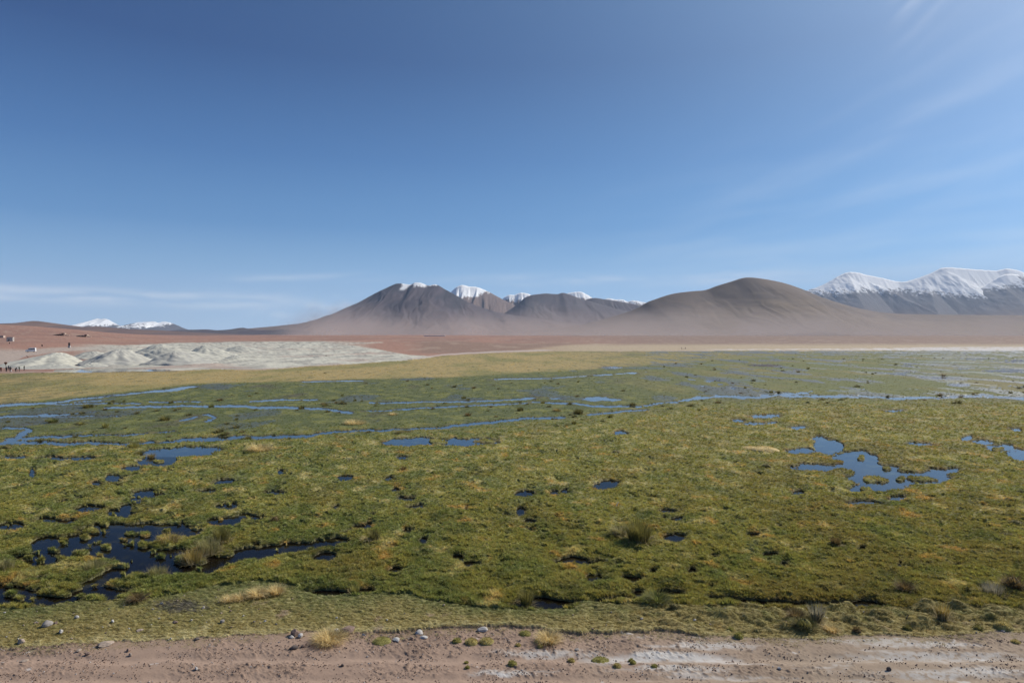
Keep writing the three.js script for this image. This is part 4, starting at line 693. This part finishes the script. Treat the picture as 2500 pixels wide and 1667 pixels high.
{                                                          // smaller stones that nothing tells apart
  const r = rng(321);
  for (let n = 0; n < 70; n++) { const u = n < 42 ? r() * 760 : r() * 2500, v = lerp(edgeBank(u) + 8, edgeDirt(u) + 2, r()); const w = 3.5 + 3.5 * r(), hue = ['grey', 'tan', 'brown', 'pale'][Math.floor(r() * 4)], part = u < 760 ? 'stony end of the turf strip' : 'rest of the turf strip'; stone(u, v, w, 0.7, hue, 'little ' + hue + ' stone, one of several scattered over the ' + part, 'little ' + hue + ' stones on the ' + part); }
  for (let n = 0; n < 120; n++) { const u = n < 36 ? 640 + r() * 760 : r() * 2500, v = n < 36 ? edgeDirt(u) + 3 + r() * 34 : edgeDirt(u) + 4 + r() * (1660 - edgeDirt(u)); const w = 4 + 4 * r() * r(), hue = ['brown', 'dark', 'tan', 'brown', 'pale'][Math.floor(r() * 5)], part = u < 900 ? 'reddish part of the dirt track' : u < 1700 ? 'middle part of the dirt track' : 'salty part of the dirt track'; stone(u, v, w, 0.6, hue, 'little ' + hue + ' stone or clod, one of several on the ' + part, 'little ' + hue + ' stones on the ' + part); }
  const M = new THREE.Matrix4(), Q = new THREE.Quaternion(), E = new THREE.Euler(), P = new THREE.Vector3(), S = new THREE.Vector3(), C = new THREE.Color(), L = [];
  for (let n = 0; n < 12000; n++) { const u = -80 + r() * 2660, v = edgeDirt(u) + r() * (1700 - edgeDirt(u)), [x, d] = at(u, v), g = ground(x, d); if (g.kind !== DIRT || fbm(x * 0.7 + 3, d * 1.5, 4) < 0.02 + 0.12 * (u > 1400 ? 1 : 0) + 0.22 * (r() - 0.5)) continue; L.push([x, g.h, -d, 0.012 + 0.032 * r() * r() * r() + 0.012 * r(), r()]); }
  const m = new THREE.InstancedMesh(stoneGeo(5, 1, 0.7, 0.9, 1), mat({}), L.length);
  L.forEach(([x, y, z, s, k], i) => { M.compose(P.set(x, y + s * 0.3, z), Q.setFromEuler(E.set(k * 3, k * 40, k * 7)), S.set(s * (0.8 + k * 0.5), s, s)); m.setMatrixAt(i, M); const c = mix3(k < 0.08 ? ROCK.pale : [0.29, 0.19, 0.135], ROCK.dark, k * 0.55); m.setColorAt(i, C.setRGB(...c)); });
  m.name = numbered('gravel'); m.castShadow = m.receiveShadow = true; scene.add(m); tag(m, 'small dark gravel and clods strewn over the dirt track', 'gravel', null, 'stuff');
}
{                                                          // a bleached stick and a twig on the turf
  const stick = (u, v, len, tilt, turn, c, name, label) => { const [x, d] = at(u, v), k = d / F * len, pts = [0, 0.35, 0.7, 1].map((t) => new THREE.Vector3((t - 0.5) * k, tilt * t * k + 0.02 * Math.sin(t * 5), 0.04 * k * Math.sin(t * 7))); const m = put(name, colorAll(new THREE.TubeGeometry(new THREE.CatmullRomCurve3(pts), 12, 0.022, 6), c), painted); m.position.set(x, groundY(x, d) + 0.05, -d); m.rotation.y = turn; tag(m, label, 'stick'); };
  stick(2012, 1516, 18, -0.25, -0.4, [0.72, 0.72, 0.72], 'bleached_stick', 'white bleached stick lying behind the grey dead tuft');
  stick(2216, 1522, 11, 0.9, 0.5, [0.10, 0.075, 0.06], 'dry_twig', 'dark twig poking up beside the low golden cushion');
  stick(1508, 1243, 6, 1.6, 0.3, [0.75, 0.75, 0.72], 'white_peg', 'tiny white upright peg in the middle of the olive marsh');
  stick(827, 1452, 8, 1.1, 0.4, [0.70, 0.66, 0.58], 'white_peg', 'pale peg sticking out of the muddy channel beside the turf');
}

// ------------------------------------------------------------------ van, huts, ruins, signs and people beside the spoil heaps
const spotAt = (u, v, lift = 0) => { const [x, d] = at(u, v); return [x, groundY(x, d) + lift, -d, d]; };
const box = (w, h, d, x = 0, y = 0, z = 0, r = 0.02) => { const g = new RoundedBoxGeometry(w, h, d, 2, r); g.translate(x, y, z); return g; };
{
  const [x, y, z] = spotAt(74, 861), van = base('white_van', x, y, z, 0);
  tag(van, 'white passenger van driving along the pale dirt road, followed by dust', 'van');
  const white = mat({ color: lin(0.80, 0.81, 0.82), roughness: 0.35 }), black = new THREE.MeshPhysicalMaterial({ color: lin(0.02, 0.022, 0.026), roughness: 0.08 }), rubber = mat({ color: lin(0.025, 0.025, 0.025) }), steel = mat({ color: lin(0.4, 0.4, 0.42), metalness: 0.8, roughness: 0.4 });
  const side = new THREE.Shape(); side.moveTo(-2.85, 0.45); side.lineTo(-2.9, 1.0); side.lineTo(-2.72, 1.32); side.lineTo(-1.75, 1.58); side.lineTo(-0.95, 2.5); side.quadraticCurveTo(-0.75, 2.68, -0.4, 2.7); side.lineTo(2.6, 2.68); side.quadraticCurveTo(2.85, 2.64, 2.88, 2.4); side.lineTo(2.92, 0.5); side.lineTo(2.3, 0.42); side.closePath();
  const body = new THREE.ExtrudeGeometry(side, { depth: 1.86, bevelEnabled: true, bevelSize: 0.07, bevelThickness: 0.07, bevelSegments: 3 }); body.translate(0, 0, -0.93);
  put('body', body, white, van);
  const glassAt = (pts, zz, name) => { const s = new THREE.Shape(); pts.forEach(([a, b], i) => (i ? s.lineTo(a, b) : s.moveTo(a, b))); const g = new THREE.ExtrudeGeometry(s, { depth: 0.02, bevelEnabled: false }); g.translate(0, 0, zz); put(name, g, black, van); };
  for (const zz of [1.0, -1.02]) { glassAt([[-1.45, 1.68], [-0.85, 2.38], [-0.3, 2.4], [-0.3, 1.62]], zz, 'side_window'); glassAt([[-0.1, 1.62], [-0.1, 2.4], [1.1, 2.4], [1.1, 1.62]], zz, 'side_window'); glassAt([[1.25, 1.62], [1.25, 2.4], [2.55, 2.38], [2.6, 1.62]], zz, 'side_window'); }
  const ws = box(0.03, 1.16, 1.62, 0, 0, 0, 0.01); ws.rotateZ(-0.72); ws.translate(-1.40, 2.06, 0); put('windscreen', ws, black, van);
  put('bumper', box(0.2, 0.36, 1.9, -2.92, 0.58, 0, 0.06), mat({ color: lin(0.06, 0.06, 0.065) }), van);
  put('grille', box(0.06, 0.2, 1.0, -2.95, 1.0, 0), mat({ color: lin(0.03, 0.03, 0.03) }), van);
  for (const s of [-0.72, 0.72]) put('headlight', box(0.12, 0.24, 0.36, -2.84, 1.08, s, 0.05), mat({ color: lin(0.75, 0.78, 0.8), roughness: 0.1 }), van);
  for (const s of [-1.12, 1.12]) put('wing_mirror', box(0.12, 0.28, 0.2, -1.4, 1.72, s, 0.04), black, van);
  put('roof_rack', mergeGeometries([box(2.6, 0.05, 0.05, 0.9, 2.84, 0.7), box(2.6, 0.05, 0.05, 0.9, 2.84, -0.7), ...[-0.2, 0.9, 2].map((q) => box(0.05, 0.05, 1.4, q, 2.84, 0)), ...[-0.2, 2].flatMap((q) => [0.7, -0.7].map((e) => box(0.05, 0.16, 0.05, q, 2.76, e)))]), steel, van);
  for (const wx of [-1.85, 1.85]) for (const s of [-0.88, 0.88]) { const w = new THREE.Group(); w.name = 'wheel'; w.position.set(wx, 0.36, s); van.add(w); const tg = new THREE.TorusGeometry(0.26, 0.11, 10, 24); put('tyre', tg, rubber, w); const rg = new THREE.CylinderGeometry(0.2, 0.2, 0.14, 20); rg.rotateX(Math.PI / 2); put('rim', rg, steel, w); }
  van.rotation.y = 0.28;
}
{                                                          // hut and wall beyond the road
  const [x, y, z] = spotAt(24, 847), hut = base('hut', x, y, z, 0.35);
  tag(hut, 'small square hut with one pale wall standing on the red slope', 'hut');
  put('wall', box(5.2, 4.0, 4.4, 0, 2, 0, 0.06), mat({ color: lin(0.46, 0.43, 0.40) }), hut);
  put('roof', box(5.7, 0.22, 4.9, 0, 4.12, 0, 0.05), mat({ color: lin(0.36, 0.32, 0.29) }), hut);
  put('door', box(0.95, 2.1, 0.08, -0.6, 1.06, 2.22), mat({ color: lin(0.12, 0.10, 0.09) }), hut);
  put('window', box(0.06, 0.8, 1.0, 2.62, 2.2, 0), mat({ color: lin(0.05, 0.05, 0.06) }), hut);
  const [x2, y2, z2] = spotAt(0, 840), shed = base('shed', x2, y2, z2, 0.1);
  tag(shed, 'pale low shed cut by the picture edge, uphill of the square hut', 'shed');
  put('wall', box(9, 2.5, 4, 0, 1.25, 0, 0.05), mat({ color: lin(0.55, 0.45, 0.38) }), shed);
  put('roof', box(9.4, 0.2, 4.5, 0, 2.6, 0, 0.04), mat({ color: lin(0.5, 0.42, 0.36) }), shed);
  for (const q of [-2.6, 0.6, 3]) put('window', box(0.9, 0.8, 0.06, q, 1.4, 2.02), mat({ color: lin(0.06, 0.05, 0.05) }), shed);
}
function ruin(u, v, w, label, seed) {
  const d = 1150, x = (u - 1250) / F * d, y = groundY(x, d), g = base('ruin', x, y, -d, 0), r = rng(seed), s = w / F * d;
  tag(g, label, 'ruin');
  const rub = stoneGeo(seed, s * 0.34, 3.0, 5, 5); rub.translate(-s * 0.16, 0.2, 0);
  put('rubble', colorAll(rub, (i) => { const k = 0.7 + 0.6 * r(); return [0.17 * k, 0.115 * k, 0.09 * k]; }), painted, g);
  const stonew = mat({ color: lin(0.46, 0.36, 0.29) }), shadow = mat({ color: lin(0.16, 0.12, 0.10) });
  const wallStone = mat({ color: lin(0.46, 0.36, 0.29) });
  put('wall', mergeGeometries([box(s * 0.05, 2.3, 0.6, s * 0.13, 3.0, 2.6), box(s * 0.07, 2.3, 0.6, s * 0.25, 3.0, 2.6), box(s * 0.05, 0.5, 0.6, s * 0.185, 3.9, 2.6), box(0.6, 2.3, 3.6, s * 0.28, 3.0, 0.6), box(0.6, 2.3, 3.6, s * 0.11, 3.0, 0.6), box(s * 0.17, 2.3, 0.6, s * 0.195, 3.0, -1.3), box(s * 0.10, 1.5, 3.0, s * 0.34, 1.2, 1), box(s * 0.12, 0.9, 3.0, s * 0.45, 0.7, 1)]), wallStone, g);
  put('roof', box(s * 0.24, 0.4, 5.4, s * 0.14, 4.35, 0.7), mat({ color: lin(0.30, 0.23, 0.18) }), g);
  return g;
}
{ const lift = (g, v) => { const d = -g.position.z; g.position.y = EYE - (v - HY) / F * d; g.position.y = Math.max(g.position.y - 1.0, groundY(g.position.x, d) - 0.3); };
  lift(ruin(146, 825, 46, 'low ruined stone house with a roofed corner, first one along the red slope', 41), 825.5);
  lift(ruin(203, 826, 38, 'smaller collapsed stone ruin further along the red slope', 43), 826.5); }
function sign(u, v, hp, wp, php, c, label, tilt = 0, group, post = [0.28, 0.24, 0.2], name = 'sign') {
  const [x, y, z, d] = spotAt(u, v), k = d / F, g = base(name, x, y, z, 0.2);
  tag(g, label, 'sign', group);
  const pg = new THREE.CylinderGeometry(0.06, 0.08, hp * k, 8); pg.translate(0, hp * k / 2, 0); put('post', pg, mat({ color: lin(...post) }), g);
  put('panel', box(wp * k, php * k, 0.1, 0, (hp - php / 2) * k, 0.1), mat({ color: lin(...c) }), g);
  g.rotation.z = tilt; return g;
}
sign(101.5, 855, 8, 3.2, 3.6, [0.07, 0.05, 0.045], 'small dark square sign on a thin post behind the white van');
sign(22, 851, 4.2, 2.2, 2.6, [0.10, 0.06, 0.04], 'little dark sign low on the slope in front of the square hut');
{ const [x, y, z, d] = spotAt(168, 854), k = d / F, g = base('notice_board', x, y, z, 0.1); tag(g, 'tall dark notice board on a pale block beside the dirt road', 'notice board');
  put('plinth', box(5 * k, 5.5 * k, 1.2, 0, 2.75 * k, 0), mat({ color: lin(0.42, 0.40, 0.385) }), g);
  put('panel', box(4.4 * k, 7 * k, 0.3, 0, 9 * k, 0), mat({ color: lin(0.085, 0.08, 0.085) }), g);
  for (const s of [-1.9, 1.9]) put('post', box(0.14, 13 * k, 0.14, s * k, 6.5 * k, 0.28), mat({ color: lin(0.2, 0.16, 0.13) }), g); }
{ const [x, y, z, d] = spotAt(67, 873), k = d / F, g = new THREE.CylinderGeometry(0.16, 0.2, 8 * k, 8); g.translate(0, 4 * k, 0); const m = put('wooden_post', g, mat({ color: lin(0.16, 0.11, 0.085) })); m.position.set(x + 2.5 * k, y - 0.2, z); m.rotation.z = 0.85; tag(m, 'short dark post leaning over on the edge of the dirt road', 'post'); }
{ const [x, y, z, d] = spotAt(13, 907), k = d / F, g = base('shield_sign', x, y, z, 0.15); tag(g, 'rusty shield-shaped sign on a tall post behind the group of people', 'sign');
  const s = new THREE.Shape(); s.moveTo(0, 0); s.lineTo(-2.0 * k, 2.6 * k); s.lineTo(-3.6 * k, 4.4 * k); s.lineTo(-2.4 * k, 6.2 * k); s.quadraticCurveTo(0, 8 * k, 2.4 * k, 6.2 * k); s.lineTo(3.8 * k, 4.2 * k); s.lineTo(2 * k, 2.6 * k); s.closePath();
  const pg = new THREE.ExtrudeGeometry(s, { depth: 0.1, bevelEnabled: true, bevelSize: 0.03, bevelThickness: 0.03 }); pg.translate(0, 15.5 * k, 0.05); put('panel', pg, mat({ color: lin(0.22, 0.11, 0.06) }), g);
  put('post', box(0.16, 18 * k, 0.14, 0, 9 * k, -0.05), mat({ color: lin(0.30, 0.24, 0.21) }), g); }
{ const [x, y, z, d] = spotAt(1669, 852.5), k = d / F, g = base('goal_frame', x, y, z, 0); tag(g, 'tiny two-post frame standing far off on the tan plain', 'frame');
  for (const s of [-5, 5]) put('post', box(0.28, 5 * k, 0.28, s * k, 2.5 * k, 0), mat({ color: lin(0.36, 0.29, 0.23) }), g); put('crossbar', box(10.6 * k, 0.2, 0.2, 0, 1.2 * k, 0), mat({ color: lin(0.36, 0.29, 0.23) }), g); }
{ const d = 2700, x = (1061 - 1250) / F * d, k = d / F, g = base('long_building', x, groundY(x, d), -d, 0.04); tag(g, 'long low white building far out on the plain below the volcano', 'building');
  put('wall', box(52 * k, 1.5 * k, 9, 0, 0.9 * k, 0, 0.1), mat({ color: lin(0.82, 0.8, 0.78) }), g); put('roof', box(52.6 * k, 0.5 * k, 10, 0, 1.8 * k, 0, 0.1), mat({ color: lin(0.75, 0.72, 0.7) }), g);
  for (let q = -5; q <= 5; q++) put('window', box(1.3 * k, 0.6 * k, 0.1, q * 4.4 * k, 1.0 * k, 4.55), mat({ color: lin(0.12, 0.1, 0.1) }), g); }

// people: one continuous body each, meshed from tapered capsules joined smoothly
function person(u, v, turn, pose, colours, label, extra) {
  const [x, y, z] = spotAt(u, v), g = base('person', x, y, z, turn);
  tag(g, label, 'person', 'people gathered at the marsh edge');
  const B = pose, V = (a) => new THREE.Vector3(...a);
  const bones = [[B.hip, B.chest, 0.155, 0.175], [B.chest, B.neck, 0.175, 0.07], [B.neck, B.head, 0.06, 0.09], [B.head, B.crown, 0.098, 0.092], [B.sl, B.sr, 0.085, 0.085], [B.hl, B.hr, 0.12, 0.12]];
  for (const s of ['l', 'r']) bones.push([B['s' + s], B['e' + s], 0.072, 0.055], [B['e' + s], B['w' + s], 0.052, 0.04], [B['w' + s], B['f' + s], 0.042, 0.03], [B['h' + s], B['k' + s], 0.105, 0.075], [B['k' + s], B['a' + s], 0.07, 0.045], [B['a' + s], B['t' + s], 0.05, 0.042]);
  const N = 44, size = 1.05, mc = new MarchingCubes(N, new THREE.MeshStandardMaterial(), false, false, 40000), cy = 0.92;
  const L = bones.map(([a, b, ra, rb]) => [V(a), V(b).sub(V(a)), ra, rb, Math.max(1e-6, V(b).sub(V(a)).lengthSq())]);
  const field = (px, py, pz) => { let e = 0; for (const [a, ab, ra, rb, ll] of L) { const qx = px - a.x, qy = py - a.y, qz = pz - a.z, t = clamp((qx * ab.x + qy * ab.y + qz * ab.z) / ll), dx = qx - ab.x * t, dy = qy - ab.y * t, dz = qz - ab.z * t; e += Math.exp(-(Math.sqrt(dx * dx + dy * dy + dz * dz) - lerp(ra, rb, t)) * 42); } return Math.log(e + 1e-30) / 42; };
  mc.isolation = 0;
  for (let k = 0; k < N; k++) for (let j = 0; j < N; j++) for (let i = 0; i < N; i++) mc.field[i + j * N + k * N * N] = field((i - N / 2) / (N / 2) * size, (j - N / 2) / (N / 2) * size + cy, (k - N / 2) / (N / 2) * size);
  mc.update();
  const n = mc.count, pos = new Float32Array(n * 3), nor = new Float32Array(n * 3), col = new Float32Array(n * 3), hip = B.hip[1];
  for (let i = 0; i < n; i++) { const p = [mc.positionArray[i * 3] * size, mc.positionArray[i * 3 + 1] * size + cy, mc.positionArray[i * 3 + 2] * size]; pos.set(p, i * 3); for (let c = 0; c < 3; c++) nor[i * 3 + c] = mc.normalArray[i * 3 + c];
    const dh = Math.hypot(p[0] - B.head[0], p[1] - B.head[1], p[2] - B.head[2]), hand = Math.min(...['fl', 'fr'].map((q) => Math.hypot(p[0] - B[q][0], p[1] - B[q][1], p[2] - B[q][2])));
    col.set(hand < 0.09 ? [0.33, 0.2, 0.14] : dh < 0.19 ? (p[2] > B.head[2] + 0.02 ? [0.33, 0.2, 0.14] : [0.03, 0.024, 0.02]) : p[1] > hip - 0.06 ? colours[0] : p[1] < 0.1 ? [0.03, 0.03, 0.03] : colours[1], i * 3); }
  const bg = new THREE.BufferGeometry(); bg.setAttribute('position', new THREE.BufferAttribute(pos, 3)); bg.setAttribute('normal', new THREE.BufferAttribute(nor, 3)); bg.setAttribute('color', new THREE.BufferAttribute(col, 3));
  put('body', bg, painted, g);
  if (extra?.hat) { const hg = new THREE.LatheGeometry([[0, 0.11], [0.08, 0.1], [0.105, 0.03], [0.11, 0], [0.18, -0.015]].map(([a, b]) => new THREE.Vector2(a, b)), 18); hg.translate(B.crown[0], B.crown[1] + 0.02, B.crown[2]); put('hat', hg, mat({ color: lin(...extra.hat), side: THREE.DoubleSide }), g); }
  if (extra?.pack) { put('backpack', box(0.32, 0.46, 0.18, B.chest[0], B.chest[1] + 0.02, B.chest[2] - 0.25, 0.07), mat({ color: lin(...extra.pack) }), g); }
  return g;
}
const STAND = () => ({ hip: [0, 0.95, 0], chest: [0, 1.25, 0.01], neck: [0, 1.47, 0], head: [0, 1.6, 0.02], crown: [0, 1.66, 0.02], sl: [-0.18, 1.41, 0], sr: [0.18, 1.41, 0], el: [-0.26, 1.13, -0.02], er: [0.26, 1.13, -0.02], wl: [-0.27, 0.89, 0.06], wr: [0.27, 0.89, 0.06], fl: [-0.26, 0.8, 0.1], fr: [0.26, 0.8, 0.1], hl: [-0.09, 0.93, 0], hr: [0.09, 0.93, 0], kl: [-0.13, 0.5, 0.03], kr: [0.13, 0.5, 0.03], al: [-0.16, 0.09, -0.02], ar: [0.16, 0.09, -0.02], tl: [-0.18, 0.05, 0.14], tr: [0.18, 0.05, 0.14] });
const pocket = { ...STAND(), el: [-0.34, 1.15, -0.08], er: [0.34, 1.15, -0.08], wl: [-0.2, 0.98, 0.06], wr: [0.2, 0.98, 0.06], fl: [-0.15, 0.93, 0.1], fr: [0.15, 0.93, 0.1] };
const photo = { ...STAND(), el: [-0.3, 1.36, 0.24], er: [0.28, 1.33, 0.26], wl: [-0.12, 1.55, 0.4], wr: [0.12, 1.55, 0.4], fl: [-0.06, 1.6, 0.42], fr: [0.06, 1.6, 0.42] };
const bend = { ...STAND(), hip: [0, 0.92, -0.12], chest: [0, 1.14, 0.14], neck: [0, 1.27, 0.32], head: [0, 1.33, 0.44], crown: [0, 1.36, 0.49], sl: [-0.18, 1.23, 0.26], sr: [0.18, 1.23, 0.26], el: [-0.26, 0.98, 0.34], er: [0.26, 0.98, 0.34], wl: [-0.16, 0.78, 0.4], wr: [0.16, 0.78, 0.4], fl: [-0.1, 0.7, 0.42], fr: [0.1, 0.7, 0.42], hl: [-0.09, 0.9, -0.12], hr: [0.09, 0.9, -0.12] };
const reach = { ...STAND(), er: [0.36, 1.5, 0.12], wr: [0.55, 1.62, 0.22], fr: [0.63, 1.64, 0.25], el: [0.12, 1.42, 0.28], wl: [0.34, 1.55, 0.36], fl: [0.42, 1.58, 0.38], kr: [0.17, 0.5, 0.08], al: [-0.22, 0.09, -0.1], tl: [-0.24, 0.05, 0.06] };
person(0.8, 908.5, 0.4, STAND(), [[0.20, 0.07, 0.05], [0.10, 0.05, 0.04]], 'person in a dark red jacket half cut off by the picture edge');
person(14.5, 908.5, 2.9, pocket, [[0.025, 0.03, 0.028], [0.022, 0.022, 0.025]], 'person in black with a pale hat, hands in pockets, under the shield sign', { hat: [0.45, 0.42, 0.38], pack: [0.05, 0.06, 0.05] });
person(19.6, 904.5, 3.3, STAND(), [[0.30, 0.30, 0.29], [0.08, 0.08, 0.09]], 'person in a grey top standing a few steps behind the others', {});
person(24, 908, -2.4, pocket, [[0.06, 0.055, 0.05], [0.03, 0.03, 0.035]], 'person in dark grey beside a pale bag on the ground');
person(36.8, 908.5, 1.2, bend, [[0.04, 0.04, 0.045], [0.03, 0.03, 0.033]], 'person in dark clothes bending forward beside a tripod', { hat: [0.05, 0.05, 0.05] });
person(46, 907.5, -1.1, photo, [[0.055, 0.075, 0.05], [0.03, 0.03, 0.03]], 'person in a dark green jacket holding a camera up to the face', {});
person(57.5, 905.5, -0.5 + Math.PI, reach, [[0.03, 0.032, 0.03], [0.025, 0.025, 0.028]], 'person in black stretching both arms out to one side');
{ const [x, y, z, d] = spotAt(25.8, 908.2), g = new THREE.LatheGeometry([[0, 0], [0.19, 0.02], [0.22, 0.25], [0.17, 0.52], [0.07, 0.6], [0.09, 0.68], [0, 0.68]].map(([a, b]) => new THREE.Vector2(a, b)), 20); const m = put('bag', g, mat({ color: lin(0.62, 0.58, 0.54) })); m.position.set(x, y - 0.02, z); tag(m, 'pale bag standing on the ground beside the person in dark grey', 'bag'); }
{ const [x, y, z] = spotAt(39.8, 908), g = base('tripod', x, y, z, 0.3), leg = (a) => { const q = new THREE.CylinderGeometry(0.02, 0.014, 1.25, 7); q.translate(0, -0.6, 0); q.rotateX(0.35); q.rotateY(a); q.translate(0, 1.15, 0); return q; };
  tag(g, 'camera tripod with splayed legs in front of the bending person', 'tripod'); for (let k = 0; k < 3; k++) put('leg', leg(k * 2.094), mat({ color: lin(0.04, 0.04, 0.045) }), g); put('camera', box(0.14, 0.1, 0.09, 0, 1.24, 0), mat({ color: lin(0.02, 0.02, 0.02) }), g); }

// ------------------------------------------------------------------ wind-blown dust over the plain below the volcano and the brown hill, and a little steam
function veil(name, label, category, o) {                  // many thin drifting layers of dust, one behind another
  const pos = [], col = [], idx = [], cols = 150, rws = 16;
  for (let k = 0; k < o.n; k++) {
    const D = lerp(o.near, o.far, k / Math.max(1, o.n - 1)), v0 = pos.length / 3;
    for (let c = 0; c <= cols; c++) for (let r = 0; r <= rws; r++) {
      const t = c / cols, u = lerp(o.u0, o.u1, t), x = (u - 1250) / F * D + o.skew * (k - o.n / 2), yy = Math.pow(r / rws, 1.4), top = o.top * (0.75 + 0.6 * fbm(x / o.cell + k * 3.7, k * 1.3, 3));
      const n = fbm(x / (o.cell * 0.5) + k * 5.1 + yy * 0.5, yy * 1.4 + k * 2.3, 4), bank = o.bank ? o.bank(u) : 1;
      const a = o.alpha * bank * Math.pow(1 - yy, o.pow ?? 1.3) * clamp(0.65 + 1.1 * n) * sstep(0, 0.08, t) * sstep(1, 0.92, t);
      pos.push(x + o.slope * yy * top, -2 + yy * top, -D - 60 * Math.sin(t * 9 + k)); col.push(...o.color, clamp(a));
    }
    for (let c = 0; c < cols; c++) for (let r = 0; r < rws; r++) { const a = v0 + c * (rws + 1) + r, b = a + rws + 1; idx.push(a, b, a + 1, b, b + 1, a + 1); }
  }
  const g = new THREE.BufferGeometry(); g.setAttribute('position', new THREE.Float32BufferAttribute(pos, 3)); g.setAttribute('color', new THREE.Float32BufferAttribute(col, 4)); g.setIndex(idx); g.computeVertexNormals();
  const m = put(name, g, new THREE.MeshPhysicalMaterial({ vertexColors: true, transparent: true, roughness: 1, transmission: 0.5, thickness: 0, specularIntensity: 0, side: THREE.DoubleSide, depthWrite: false }));
  m.castShadow = false; return tag(m, label, category, null, 'stuff');
}
const DUST = [0.66, 0.59, 0.56];
veil('dust_cloud', 'thin dust blowing over the plain at the foot of the brown hill', 'dust', { n: 7, near: 4600, far: 5700, u0: 1050, u1: 2620, top: 330, cell: 700, alpha: 0.40, skew: 60, slope: 0.8, color: DUST, bank: (u) => 0.35 + 0.65 * sstep(1100, 1500, u) * (1 - 0.55 * sstep(1950, 2400, u)), pow: 1.5 });
veil('dust_cloud', 'pale dust drifting in plumes along the foot of the volcano', 'dust', { n: 7, near: 4900, far: 6600, u0: 620, u1: 1380, top: 330, cell: 380, alpha: 0.55, skew: 40, slope: 0.6, color: DUST, bank: (u) => 0.30 * sstep(660, 800, u) + 0.75 * Math.exp(-Math.pow((u - 820) / 70, 2)) + 0.7 * Math.exp(-Math.pow((u - 1140) / 42, 2)) + 0.25 * Math.exp(-Math.pow((u - 950) / 60, 2)), pow: 1.1 });
veil('dust_cloud', 'low line of bright dust along the far edge of the plain', 'dust', { n: 3, near: 4200, far: 4500, u0: 1300, u1: 2480, top: 26, cell: 500, alpha: 0.4, skew: 30, slope: 0.2, color: [0.62, 0.54, 0.49], pow: 1.0 });
veil('dust_trail', 'dust trail hanging over the dirt road behind the van', 'dust', { n: 4, near: 455, far: 500, u0: 84, u1: 520, top: 5, cell: 40, alpha: 0.22, skew: 4, slope: 0.5, color: [0.56, 0.5, 0.45], bank: (u) => sstep(520, 300, u), pow: 1.2 });
veil('steam', 'faint white steam rising at the margin of the far wetland', 'steam', { n: 4, near: 150, far: 240, u0: 2380, u1: 2620, top: 18, cell: 14, alpha: 0.13, skew: 2, slope: 0.5, color: [0.85, 0.87, 0.88], bank: (u) => sstep(2400, 2500, u), pow: 1.6 });
renderer.render(scene, camera);
